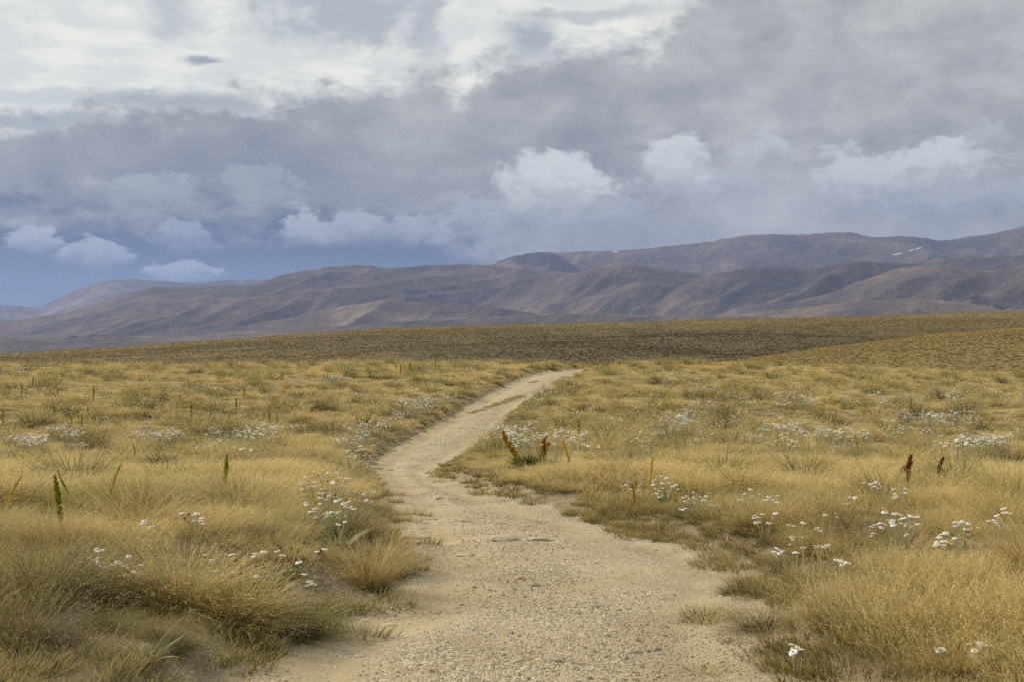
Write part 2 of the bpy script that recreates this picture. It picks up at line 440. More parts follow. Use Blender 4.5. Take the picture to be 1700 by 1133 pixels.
OLIVE = [(0, ROOT), (.25, (.075, .075, .02)), (.62, (.19, .165, .045)), (.88, (.48, .37, .14)), (1, (.66, .51, .22))]
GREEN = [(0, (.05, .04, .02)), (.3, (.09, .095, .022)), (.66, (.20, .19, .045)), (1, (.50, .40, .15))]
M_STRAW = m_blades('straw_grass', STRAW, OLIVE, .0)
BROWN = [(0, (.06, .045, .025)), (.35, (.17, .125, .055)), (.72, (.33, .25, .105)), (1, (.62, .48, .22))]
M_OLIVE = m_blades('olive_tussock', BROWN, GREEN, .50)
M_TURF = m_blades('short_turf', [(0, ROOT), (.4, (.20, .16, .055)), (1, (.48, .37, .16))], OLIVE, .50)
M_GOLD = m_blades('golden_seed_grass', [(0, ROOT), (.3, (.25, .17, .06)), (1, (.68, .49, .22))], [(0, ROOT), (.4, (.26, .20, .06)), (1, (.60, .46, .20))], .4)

def m_far():
    m, n = material('distant_tussock_blades')
    pos = n.node('ShaderNodeNewGeometry').outputs['Position']; p = n.sep(pos)
    uv = n.sep(n.node('ShaderNodeUVMap').outputs[0]); rnd = n.node('ShaderNodeObjectInfo').outputs['Random']
    nz = n.noise(pos, .02, 5, .6)
    # hollow on the moor: browner growth, with its shadow painted into the colour
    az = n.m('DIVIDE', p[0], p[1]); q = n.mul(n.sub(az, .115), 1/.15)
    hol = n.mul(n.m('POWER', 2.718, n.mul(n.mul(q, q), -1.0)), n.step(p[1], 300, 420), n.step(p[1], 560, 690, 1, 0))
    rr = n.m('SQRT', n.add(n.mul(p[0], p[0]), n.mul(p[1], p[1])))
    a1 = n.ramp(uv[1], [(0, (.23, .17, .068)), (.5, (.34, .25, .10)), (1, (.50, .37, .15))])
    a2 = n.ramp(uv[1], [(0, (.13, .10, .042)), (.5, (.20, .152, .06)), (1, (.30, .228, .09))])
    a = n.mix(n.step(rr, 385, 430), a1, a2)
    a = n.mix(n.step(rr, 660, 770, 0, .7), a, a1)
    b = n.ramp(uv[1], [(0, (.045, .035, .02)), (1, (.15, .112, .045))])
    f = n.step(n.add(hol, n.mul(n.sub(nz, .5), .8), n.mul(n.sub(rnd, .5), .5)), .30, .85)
    c = n.mix(f, a, b); k = n.add(.74, n.mul(rnd, .52)); c = n.mix(1.0, c, n.xyz(k, k, k), 'MULTIPLY')
    finish(n, principled(n, c, .8, .1)); return m
M_FARG = m_far()
def m_simple(name, color, rough=.7, var=.25, scale=8.0, trans=0.0, spec=.25):
    m, n = material(name)
    pos = n.node('ShaderNodeNewGeometry').outputs['Position']
    rnd = n.node('ShaderNodeObjectInfo').outputs['Random']
    k = n.add(1-var, n.mul(n.noise(pos, scale, 3), var*1.2), n.mul(rnd, var*.8))
    c = n.mix(1.0, color, n.xyz(k, k, k), 'MULTIPLY')
    s = principled(n, c, rough, spec)
    if trans:
        t = n.node('ShaderNodeBsdfTranslucent'); n.put(t.inputs[0], c)
        mx = n.node('ShaderNodeMixShader'); mx.inputs[0].default_value = trans
        n.t.links.new(s, mx.inputs[1]); n.t.links.new(t.outputs[0], mx.inputs[2]); s = mx.outputs[0]
    finish(n, s); return m
M_PETAL = m_simple('white_petals', (.80, .79, .75), .6, .1, 40, .25)
M_DISC = m_simple('daisy_centre', (.30, .20, .03), .8, .3, 60)
M_STEM = m_simple('woolly_stem', (.46, .42, .22), .8, .25, 20, .2)
M_LEAF = m_simple('silver_green_leaf', (.23, .22, .12), .6, .35, 14, .2)
M_LEAFG = m_simple('green_leaf', (.12, .145, .025), .55, .35, 14, .25)
M_DEAD = m_simple('withered_flower', (.21, .095, .025), .9, .5, 50)
M_SPG = m_simple('green_bracts', (.40, .40, .05), .55, .35, 30, .25)
M_SPY = m_simple('golden_bracts', (.62, .43, .03), .55, .35, 30, .25)
M_SPB = m_simple('rust_bracts', (.42, .19, .03), .6, .4, 30, .2)
M_SPR = m_simple('dark_red_bracts', (.22, .075, .03), .6, .4, 30, .15)

def m_ground():
    m, n = material('moor_soil_and_sand')
    pos = n.node('ShaderNodeNewGeometry').outputs['Position']
    sand = n.attr('sand')
    edge = n.add(sand, n.mul(n.sub(n.noise(pos, 2.2, 5, .65), .5), .5), n.mul(n.sub(n.noise(pos, 14, 3, .6), .5), .35))
    sf = n.step(edge, .28, .62)
    g1 = n.noise(pos, 1.1, 5, .6); g2 = n.noise(pos, 60, 3, .7); g3 = n.noise(pos, 7, 4, .6)
    v = n.voro(pos, 75, 'F1', 1)       # gravel grain colours
    vs = n.sep(v)
    vd = n.voro(pos, 75, 'F1', 0)
    v2 = n.voro(pos, 28, 'F1', 1); v2s = n.sep(v2)
    sandc = n.ramp(g1, [(0.25, (.27, .215, .13)), (.5, (.345, .275, .17)), (.75, (.41, .33, .205))])
    grav = n.ramp(vs[0], [(0, (.13, .115, .09)), (.22, (.30, .27, .21)), (.5, (.40, .33, .21)), (.8, (.50, .42, .28)), (1, (.68, .60, .44))])
    gm = n.mul(n.step(n.add(n.noise(pos, .9, 4, .6), n.mul(n.sub(g3, .5), .5), n.mul(n.attr('lane'), -.22)), .36, .62), .78)
    sandc = n.mix(gm, sandc, grav)
    stone2 = n.ramp(v2s[1], [(0, (.12, .11, .095)), (.4, (.36, .32, .24)), (1, (.60, .52, .38))])
    sandc = n.mix(n.mul(n.step(v2s[0], .80, .86), gm), sandc, stone2)
    k = n.add(.72, n.mul(g2, .30), n.mul(g3, .26))
    sandc = n.mix(1.0, sandc, n.xyz(k, k, k), 'MULTIPLY')
    soil = n.ramp(n.noise(pos, 3.0, 6, .7), [(.25, (.07, .05, .035)), (.5, (.15, .115, .065)), (.75, (.27, .20, .11))])
    litter = n.noise(n.xyz(n.sep(pos)[0], n.mul(n.sep(pos)[1], 3), 0), 40, 4, .7)
    soil = n.mix(n.step(litter, .52, .66, 0, .6), soil, (.42, .34, .19))
    # beyond the blades of real grass the sheet keeps the colour of the tussock cover
    far = n.attr('cover')
    cv = n.voro(pos, 1.3, 'SMOOTH_F1', 0)
    cover = n.ramp(n.add(n.mul(cv, .7), n.mul(n.noise(pos, 3, 4, .7), .5)), [(.2, (.42, .31, .12)), (.5, (.30, .235, .09)), (.8, (.12, .10, .045))])
    soil = n.mix(far, soil, cover)
    c = n.mix(sf, soil, sandc)
    hgt = n.add(n.mul(g2, .25), n.mul(vd, n.mul(gm, -.9)), n.mul(g3, 1.2), n.mul(n.noise(pos, 25, 4, .7), .8))
    finish(n, principled(n, c, .95, .12, bump(n, hgt, .022, .9)))
    return m
M_GROUND = m_ground()

def m_moor():
    m, n = material('distant_tussock_moor')
    pos = n.node('ShaderNodeNewGeometry').outputs['Position']
    dark = n.attr('dark')  # browner cover and the painted shadow of the hollow
    p = n.sep(pos)
    vd = n.voro(pos, 1.1, 'F1', 0); vc = n.sep(n.voro(pos, 1.1, 'F1', 1))
    v3 = n.voro(pos, .28, 'SMOOTH_F1', 0)
    gr = n.noise(pos, 2.6, 3, .75); gw = n.noise(pos, .55, 4, .7)
    nz = n.noise(pos, .02, 5, .6); n2 = n.noise(pos, .16, 4, .6)
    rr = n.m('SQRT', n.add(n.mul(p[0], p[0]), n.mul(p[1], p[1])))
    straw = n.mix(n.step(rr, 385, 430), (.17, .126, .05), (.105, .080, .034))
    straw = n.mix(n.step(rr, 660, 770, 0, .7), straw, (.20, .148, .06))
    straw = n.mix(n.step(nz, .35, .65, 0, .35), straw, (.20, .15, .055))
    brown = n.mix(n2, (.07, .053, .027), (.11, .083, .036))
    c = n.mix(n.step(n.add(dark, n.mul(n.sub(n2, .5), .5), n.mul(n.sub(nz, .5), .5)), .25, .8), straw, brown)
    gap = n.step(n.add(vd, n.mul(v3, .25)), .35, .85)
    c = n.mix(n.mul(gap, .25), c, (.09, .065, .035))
    k = n.add(.28, n.mul(vc[0], .22), n.mul(gr, .75), n.mul(gw, .55))
    c = n.mix(1.0, c, n.xyz(k, k, k), 'MULTIPLY')
    c = n.mix(n.step(n.noise(pos, 1.7, 3, .8), .66, .74, 0, .2), c, (.46, .38, .22))
    h = n.add(n.mul(vd, -1.0), n.mul(v3, -.8), n.mul(n2, 1.5))
    finish(n, principled(n, c, .95, .1, bump(n, h, .32, .8)))
    return m
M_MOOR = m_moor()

def m_mountain():
    m, n = material('far_mountain_slopes')
    g = n.node('ShaderNodeNewGeometry')
    pos = g.outputs['Position']
    rock = n.attr('rock')  # outcrops and scrub, plus painted gully shading
    a = n.noise(pos, .0011, 6, .6); b = n.noise(pos, .006, 5, .65); c3 = n.noise(pos, .022, 5, .75)
    grass = n.ramp(n.add(n.mul(a, .6), n.mul(b, .4)), [(.34, (.045, .038, .034)), (.46, (.088, .068, .055)), (.56, (.145, .110, .082)), (.68, (.27, .205, .15))])
    sc = n.mix(c3, (.025, .025, .027), (.08, .07, .06))
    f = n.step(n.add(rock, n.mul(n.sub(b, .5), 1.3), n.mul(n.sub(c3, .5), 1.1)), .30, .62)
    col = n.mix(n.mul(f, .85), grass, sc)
    h = n.add(n.mul(b, 46.0), n.mul(c3, 12.0))
    bb = n.node('ShaderNodeBump'); n.put(bb.inputs['Height'], h); bb.inputs['Distance'].default_value = 1.0; bb.inputs['Strength'].default_value = .8
    finish(n, principled(n, col, .95, .05, bb.outputs[0]))
    return m
M_MTN = m_mountain()

def m_stone():
    m, n = material('schist_stone')
    pos = n.node('ShaderNodeNewGeometry').outputs['Position']
    rnd = n.node('ShaderNodeObjectInfo').outputs['Random']
    c = n.ramp(rnd, [(0, (.17, .155, .125)), (.25, (.30, .265, .20)), (.6, (.42, .345, .22)), (.85, (.38, .29, .18)), (1, (.58, .50, .36))])
    k = n.add(.65, n.mul(n.noise(pos, 30, 5, .7), .7))
    c = n.mix(1.0, c, n.xyz(k, k, k), 'MULTIPLY')
    finish(n, principled(n, c, .9, .2, bump(n, n.noise(pos, 60, 4), .004)))
    return m
M_STONE = m_stone()

def m_slab():
    m, n = material('pale_slab'); pos = n.node('ShaderNodeNewGeometry').outputs['Position']
    c = n.ramp(n.noise(pos, 22, 6, .7), [(.3, (.22, .185, .13)), (.5, (.40, .335, .23)), (.7, (.50, .43, .31))])
    finish(n, principled(n, c, .95, .1, bump(n, n.noise(pos, 45, 5), .01))); return m
M_SLAB = m_slab()
# ------------------------------------------------------------------ the ground, moor and mountains (polar sheets, shared rims)
def az_cols(n_in, n_out, a=.47):
    inn = np.linspace(-a, a, n_in)
    out = np.linspace(a, 2*math.pi-a, n_out+2)[1:-1]
    return np.concatenate([inn, out])
def sheet(name, rs, cols, mat, extra=None, centre=False):
    A, RR = np.meshgrid(cols, rs)
    x = np.sin(A)*RR; y = np.cos(A)*RR
    z = H(x.ravel(), y.ravel()).reshape(x.shape)
    V = np.stack([x, y, z], -1).reshape(-1, 3)
    nr, nc = A.shape
    i = np.arange(nr-1)[:, None]*nc; j = np.arange(nc)[None, :]; j2 = (j+1) % nc
    Fq = np.stack([i+j, i+j2, i+nc+j2, i+nc+j], -1).reshape(-1, 4)[:, ::-1]
    F3 = None
    if centre:
        V = np.vstack([V, [[0, 0, Hp(0, .01)]]]); c = len(V)-1
        F3 = np.stack([np.arange(nc), (np.arange(nc)+1) % nc, np.full(nc, c)], -1)
    at = extra(V) if extra else None
    me = mesh_np(name, V, Fq, attrs=at, mat=mat, smooth=True, F3=F3)
    o = obj(name, me); o['kind'] = 'structure'
    return o
def ground_attrs(V):
    d = track_dist(V[:, 0], V[:, 1]); r = np.hypot(V[:, 0], V[:, 1])
    s = 1-ss(d, -.12, .22)
    s = np.maximum(s, .42*(1-ss(d, .1, 1.1)))
    # bare soil apron at the lower left of the view
    return {'sand': s, 'lane': np.exp(-((-d-.42)/.2)**2)*(.4+.6*vnoise(V[:, 0]*1.2, V[:, 1]*.35, 19)), 'cover': ss(r, 50, 105)*(1-ss(-d, -.6, -.1))}
cols = az_cols(620, 110)
sheet('ground', np.geomspace(.8, 235, 640), cols, M_GROUND, ground_attrs, True)
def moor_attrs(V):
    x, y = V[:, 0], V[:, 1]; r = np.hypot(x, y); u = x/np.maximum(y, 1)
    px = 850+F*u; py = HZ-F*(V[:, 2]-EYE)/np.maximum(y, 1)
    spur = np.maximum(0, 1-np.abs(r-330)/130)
    # hollow behind the spur: brown cover with its shadow painted in
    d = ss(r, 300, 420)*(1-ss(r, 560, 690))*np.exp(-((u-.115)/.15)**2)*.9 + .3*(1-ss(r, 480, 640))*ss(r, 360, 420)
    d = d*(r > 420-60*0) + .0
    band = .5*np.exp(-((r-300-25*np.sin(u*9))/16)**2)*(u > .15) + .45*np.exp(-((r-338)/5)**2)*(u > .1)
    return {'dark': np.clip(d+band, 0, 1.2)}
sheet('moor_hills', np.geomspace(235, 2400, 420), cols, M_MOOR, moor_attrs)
def mtn_attrs(V):
    x, y = V[:, 0], V[:, 1]; r = np.hypot(x, y); az = np.arctan2(x, y)
    px = 850+F*np.tan(np.clip(az, -1, 1))
    py = HZ-F*(V[:, 2]-EYE)/np.maximum(r*np.cos(np.clip(az, -1, 1)), 1)
    k = np.zeros(len(V))
    def bl(cx, cy, rx, ry, s): return s*np.exp(-((px-cx)/rx)**2-((py-cy)/ry)**2)
    # scrubby, craggy faces (dark outcrops and gullies) at their real places on the hillsides
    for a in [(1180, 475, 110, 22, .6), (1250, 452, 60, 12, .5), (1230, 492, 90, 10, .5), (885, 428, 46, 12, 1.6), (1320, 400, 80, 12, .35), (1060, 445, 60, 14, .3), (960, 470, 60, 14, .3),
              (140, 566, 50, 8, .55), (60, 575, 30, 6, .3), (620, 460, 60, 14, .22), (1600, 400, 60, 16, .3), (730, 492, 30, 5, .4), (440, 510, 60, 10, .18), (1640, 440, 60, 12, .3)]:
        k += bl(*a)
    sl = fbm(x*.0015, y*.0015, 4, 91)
    # concave ground darkened: gully scrub, plus shading painted in to strengthen relief
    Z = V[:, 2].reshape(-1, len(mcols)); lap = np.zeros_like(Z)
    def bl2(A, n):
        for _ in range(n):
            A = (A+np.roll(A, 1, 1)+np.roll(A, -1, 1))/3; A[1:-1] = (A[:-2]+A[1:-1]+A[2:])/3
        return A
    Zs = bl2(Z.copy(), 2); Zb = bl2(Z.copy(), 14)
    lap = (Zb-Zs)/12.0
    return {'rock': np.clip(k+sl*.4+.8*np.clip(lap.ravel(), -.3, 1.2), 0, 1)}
mcols = az_cols(1000, 110)
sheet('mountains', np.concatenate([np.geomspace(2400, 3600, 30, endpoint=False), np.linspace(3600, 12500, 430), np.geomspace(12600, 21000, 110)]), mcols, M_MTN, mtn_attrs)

# haze of the mountain air
def haze():
    S, top, bot = 21500.0, float(max(o.bound_box[6][2] for o in SC.objects if o.name == 'mountains'))+15, -420.0
    V = [(sx_*S, sy_*S, z) for z in (bot, top) for sx_, sy_ in ((-1, -1), (1, -1), (1, 1), (-1, 1))]
    Fq = [(3, 2, 1, 0), (4, 5, 6, 7), (0, 1, 5, 4), (1, 2, 6, 5), (2, 3, 7, 6), (3, 0, 4, 7)]
    m, n = material('haze_air')
    v = n.node('ShaderNodeVolumePrincipled')
    n.put(v.inputs['Color'], (.35, .48, .88)); v.inputs['Density'].default_value = 4.2e-5
    v.inputs['Anisotropy'].default_value = .2
    o = n.node('ShaderNodeOutputMaterial'); n.t.links.new(v.outputs[0], o.inputs['Volume'])
    ob = obj('haze', mesh_np('haze', V, Fq, mat=m)); ob['kind'] = 'stuff'
haze()

# ------------------------------------------------------------------ where the daisies stand (rows and columns of the photograph, put on the ground)
def cloud_heads(cx, cy, rx, ry, n, seed):
    g = random.Random(seed); out = []
    while len(out) < n:
        a, b = g.uniform(-1, 1), g.uniform(-1, 1)
        if a*a+b*b < 1: out.append((cx+a*rx, cy+b*ry))
    return out
DP = [
 (198, 992, [(150, 926), (163, 927), (166, 935), (163, 914), (187, 936), (196, 938), (205, 941), (225, 951), (210, 963), (198, 961), (214, 924)], 'daisy plant with a tight row of big white heads nearest the left edge', 'silver', .1, 1),
 (245, 1098, [], 'spiky silver-green leaf rosette without flowers on the bare soil', 'silver', 0, 1.25),
 (420, 985, [(340, 922), (352, 930), (390, 921), (412, 925), (445, 917), (470, 923), (496, 934), (387, 968), (427, 968), (514, 968), (505, 985)], 'sparse daisy plant among withered brown heads on the left bank', 'green', .15, 1),
 (440, 990, cloud_heads(430, 948, 75, 26, 34, 4), 'patch of withered brown daisy heads on the left bank', 'green', .97, 1),
 (480, 960, cloud_heads(500, 925, 38, 30, 16, 14), 'smaller cluster of rusty daisy heads below the white drift', 'green', .9, .8),
 (565, 912, [(577, 868), (562, 872)], 'single daisy with broad silver leaves and dark base by the track', 'silver', 0, 1.6),
 (552, 900, cloud_heads(548, 842, 44, 24, 38, 6), 'dense white daisy drift on the green tuft, front half', 'green', .12, 1.3),
 (545, 865, cloud_heads(545, 805, 48, 22, 40, 7), 'dense white daisy drift behind the green tuft, rear half', 'green', .08, 1.2),
 (610, 850, [(595, 820), (604, 822), (612, 819), (608, 832), (618, 834), (598, 848)], 'few daisies between the white drift and the track edge', 'silver', 0, 1),
 (612, 790, [(578, 770), (585, 768), (600, 767), (607, 770), (613, 775), (594, 771)], 'daisy cluster at the left edge where the track bends', 'silver', 0, 1),
 (1110, 842, [(1085, 800), (1090, 797), (1100, 791), (1102, 794), (1112, 801), (1116, 803), (1122, 806), (1092, 812), (1098, 811), (1108, 813), (1118, 814), (1084, 822), (1095, 826), (1101, 826), (1112, 825)], 'daisy clump on a dark green cushion left in the right bank', 'green', .05, 1.4),
 (1160, 862, [(1151, 819), (1163, 816), (1178, 820), (1135, 827), (1139, 833), (1158, 826), (1165, 827), (1172, 825), (1160, 836), (1169, 834), (1181, 839), (1122, 831), (1136, 845), (1130, 847)], 'daisy clump just right of the dark green cushion', 'silver', .12, 1),
 (1045, 830, [(1040, 802), (1047, 799), (1037, 808), (1050, 820)], 'few daisies behind the rust-red spike on the right bank', 'silver', 0, .7),
 (1245, 880, [(1236, 821), (1237, 827), (1250, 825), (1266, 823), (1279, 829), (1276, 826), (1292, 824), (1288, 832), (1236, 832)], 'tall daisy clump with upright stems along the right bank', 'silver', 0, 1),
 (1272, 905, [(1264, 854), (1287, 853), (1264, 860), (1286, 861), (1260, 867), (1282, 871)], 'short daisies below the tall clump on the right bank', 'silver', 0, 1),
 (1328, 925, [(1318, 874), (1332, 871), (1315, 893), (1334, 893), (1317, 903)], 'daisies in two tiers right of the short daisies', 'silver', 0, 1),
 (1325, 968, [(1287, 911), (1297, 915), (1319, 918), (1324, 919), (1341, 911)], 'daisies leaning left above a green tuft beside the gravel', 'silver', 0, 1.1),
 (1362, 935, [(1361, 882), (1358, 911), (1363, 910), (1368, 912)], 'daisies on one long stem right of the leaning ones', None, 0, 1),
 (1400, 972, [(1395, 930), (1402, 932), (1406, 935)], 'lone daisy trio in front of the large green tussock', None, 0, 1),
 (1500, 930, [(1452, 872), (1448, 875), (1463, 874), (1477, 864), (1485, 864), (1481, 868), (1492, 854), (1500, 857), (1503, 862), (1510, 860), (1518, 857), (1486, 872), (1496, 870), (1512, 869), (1488, 888), (1497, 888), (1445, 886), (1472, 850), (1505, 874), (1524, 856)], 'big daisy clump with silver leaves at the top of the large green tussock', 'silver', 0, 1.6),
 (1470, 852, [(1445, 804), (1454, 802), (1462, 807), (1486, 821), (1487, 826), (1504, 813), (1508, 815), (1484, 812)], 'daisies leaning left high on the right-hand slope', None, 0, 1),
 (1600, 930, [(1586, 868), (1608, 867), (1612, 871), (1617, 877), (1600, 874), (1565, 888), (1564, 892), (1582, 897), (1594, 894), (1608, 889), (1566, 907), (1562, 918), (1548, 925), (1572, 915), (1580, 920)], 'scattered daisy clump between the silver-leaved one and the right edge', 'silver', .1, 1),
 (1660, 905, [(1673, 846), (1668, 852), (1662, 857), (1652, 865), (1648, 868), (1658, 874)], 'daisies in a slanting row near the right edge', None, 0, 1),
 (1325, 1125, [(1320, 1078), (1326, 1073), (1333, 1077)], 'daisy pair low in the golden grass at the bottom', None, 0, 1),
 (1640, 1120, [(1628, 1073), (1646, 1074), (1620, 1094), (1562, 1095)], 'daisies half hidden in the grass at the bottom right', None, 0, 1),
 (1415, 880, [(1404, 836), (1419, 827), (1367, 856), (1389, 871)], 'loose pair of daisies alone on the slope above the green tussock', None, 0, 1),
 (330, 905, [(322, 856), (327, 853), (330, 862), (334, 866), (238, 870), (252, 875), (311, 860), (302, 853)], 'few pale daisies alone in the open grass left of the drift', None, .2, 1),
 (95, 800, [(50, 781), (62, 785), (78, 786), (95, 783), (120, 786), (127, 790), (135, 793), (141, 790), (110, 797), (82, 797), (44, 792), (73, 775), (60, 774), (100, 774)], 'daisy drift around the thick green spike on the left', None, 0, 1),
 (245, 800, [(240, 784), (252, 783), (256, 787), (236, 792), (248, 793), (262, 787)], 'small daisy cluster between the thick spike and the lone one', None, 0, 1),
 (1660, 800, [(1664, 779), (1670, 781), (1684, 783), (1640, 782), (1602, 803), (1645, 811)], 'daisies on the skyline of the right-hand slope near the edge', None, 0, 1),
]
DAISY_XY = [on_ground(a[0], a[1]) for a in DP]
SPEAR_XY = on_ground(876, 776)

# ------------------------------------------------------------------ blades
def blades(N, root_r, L, lean, width, segs=4, curve=.9, wind=(.25, .1), seed=0, up_bias=0.0, spread_root=1.0, tipw=.15, kink=.0):
    g = np.random.default_rng(seed)
    th = g.uniform(0, 2*np.pi, N); rr = root_r*np.sqrt(g.uniform(0, 1, N))
    bx = rr*np.cos(th); by = rr*np.sin(th)
    az = th+g.normal(0, .6, N)
    ln = g.uniform(L[0], L[1], N)
    # outer blades lean more
    le = lean[0]+(lean[1]-lean[0])*np.clip(.55*rr/max(root_r, 1e-6)*spread_root+g.uniform(0, .55, N), 0, 1)
    cv = curve*g.uniform(.4, 1.2, N)
    w = width*np.where(g.uniform(0, 1, N) < .12, 1.9, g.uniform(.55, 1.25, N))
    t = np.linspace(0, 1, segs+1)
    P = np.zeros((N, segs+1, 3)); p = np.stack([bx, by, -.02*np.ones(N)], -1)
    P[:, 0] = p
    wx, wy = wind
    for i in range(segs):
        ang = le+cv*(t[i]+t[i+1])/2
        d = np.stack([np.sin(ang)*np.cos(az)+wx*(t[i]+.2), np.sin(ang)*np.sin(az)+wy*(t[i]+.2), np.cos(ang)], -1)
        if kink: d += g.normal(0, kink, d.shape)
        d /= np.linalg.norm(d, axis=1, keepdims=True)
        p = p+d*(ln/segs)[:, None]; P[:, i+1] = p
    P[:, :, 2] = np.maximum(P[:, :, 2], -.02)
    fa = az+np.pi/2+g.normal(0, .7, N)
    side = np.stack([np.cos(fa), np.sin(fa), g.normal(0, .25, N)], -1)
    wt = w[:, None]*(1-(1-tipw)*t[None, :]**1.4)
    A = P-side[:, None, :]*wt[:, :, None]*.5; B = P+side[:, None, :]*wt[:, :, None]*.5
    V = np.stack([A, B], 2).reshape(-1, 3)
    rnd = g.uniform(0, 1, N)
    uv = np.stack([np.repeat(rnd, (segs+1)*2), np.tile(np.repeat(t, 2), N)], -1)
    b = np.arange(N)[:, None]*(segs+1)*2+np.arange(segs)[None, :]*2
    Fq = np.stack([b, b+1, b+3, b+2], -1).reshape(-1, 4)
    return V, Fq, uv, P
def join(parts):
    Vs, Fs, Us, off = [], [], [], 0
    for V, Fq, uv in parts:
        Vs.append(V); Fs.append(np.asarray(Fq)+off); Us.append(uv); off += len(V)
    return np.vstack(Vs), np.vstack(Fs), np.vstack(Us)
def seedheads(P, frac, size, seed, n=5, uvv=.95):
    """little spikelets strung along the top of the longest blades"""
    g = np.random.default_rng(seed)
    idx = g.permutation(len(P))[:int(len(P)*frac)]
    Vs, Us = [], []
    for k in range(n):
        f = g.uniform(.0, 1.0, len(idx))
        a = P[idx, -2]; b = P[idx, -1]
        c = a+(b-a)*f[:, None]*1.1+g.normal(0, size*.6, (len(idx), 3))
        ax = (b-a); ax /= np.linalg.norm(ax, axis=1, keepdims=True)+1e-9
        ax = ax+g.normal(0, .45, ax.shape); ax /= np.linalg.norm(ax, axis=1, keepdims=True)
        sd = np.cross(ax, g.normal(0, 1, ax.shape)); sd /= np.linalg.norm(sd, axis=1, keepdims=True)+1e-9
        l = size*g.uniform(.8, 1.6, len(idx))[:, None]; w = size*.20
        q = np.stack([c-ax*l*.5, c+sd*w, c+ax*l*.5, c-sd*w], 1)
        Vs.append(q.reshape(-1, 3)); Us.append(np.stack([np.repeat(g.uniform(0, 1, len(idx)), 4), np.full(len(idx)*4, uvv)], -1))
    V = np.vstack(Vs); Fq = np.arange(len(V)).reshape(-1, 4)
    return V, Fq, np.vstack(Us)

def tussock_geo(kind, res, seed):
    """res: 0 near, 1 middle distance, 2 far.  kind straw / olive / tall"""
    nb = {0: 1250, 1: 460, 2: 190}[res]; wd = {0: .0030, 1: .0055, 2: .012}[res]; sg = {0: 5, 1: 4, 2: 3}[res]
    parts = []
    if kind == 'tall':
        a = blades(int(nb*.55), .14, (.30, .66), (.04, .80), wd, sg, .55, (-.25, -.02), seed, kink=.08)
        parts = [a[:3], seedheads(a[3], .5, {0: .0075, 1: .013, 2: .026}[res], seed+50, 4)]
    else:
        # rounded cushion of leaves whose tips lie on a dome
        nn = {0: 900, 1: 640, 2: 300}[res]; wb = {0: .0030, 1: .0046, 2: .009}[res]
        c = blades(nn, .17, (.25, .37) if res else (.24, .50), (.0, 1.30), wb, sg, .50, (.10, .01), seed, kink=.09, spread_root=1.5)
        u = c[2].copy(); u[:, 1] *= (.84 if res else .74) if kind == 'straw' else (.66 if res else .60); parts.append((c[0], c[1], u))
        parts.append(seedheads(c[3], .45, {0: .0065, 1: .011, 2: .022}[res], seed+51, 3, .92))
        # pale flowering stalks combed over by the wind
        a = blades(int(nb*(.36 if kind == 'straw' else .14)), .13, (.30, .54), (.08, 1.0), wd*.85, sg, .75, (.24, .02), seed+7, kink=.08)
        parts.append(a[:3])
        parts.append(seedheads(a[3], .85 if res < 2 else .6, {0: .0075, 1: .012, 2: .024}[res], seed+50, 4 if res < 2 else 3))
    # dead thatch at the foot
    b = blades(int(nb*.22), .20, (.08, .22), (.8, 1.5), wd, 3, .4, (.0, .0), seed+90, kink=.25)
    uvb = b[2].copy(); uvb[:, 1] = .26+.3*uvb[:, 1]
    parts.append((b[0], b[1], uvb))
    return join(parts)
def mat_geo(res, seed, kind='fine'):
    nb = {0: 480, 1: 240, 2: 110}[res]; wd = {0: .0026, 1: .0050, 2: .011}[res]; sg = {0: 4, 1: 3, 2: 3}[res]
    a = blades(nb, .34, (.09, .27), (.15, 1.0), wd, sg, .8, (.30, .0), seed, spread_root=.2, kink=.14)
    parts = [a[:3], seedheads(a[3], .45, {0: .0065, 1: .012, 2: .026}[res], seed+5, 4 if res < 2 else 2)]
    return join(parts)
def turf_geo(seed, res=0):
    nb = 260 if res == 0 else 90
    a = blades(nb, .13, (.035, .11), (.1, 1.2), .0035 if res == 0 else .009, 3, .5, (.05, 0), seed, spread_root=.5)
    return a[:3]

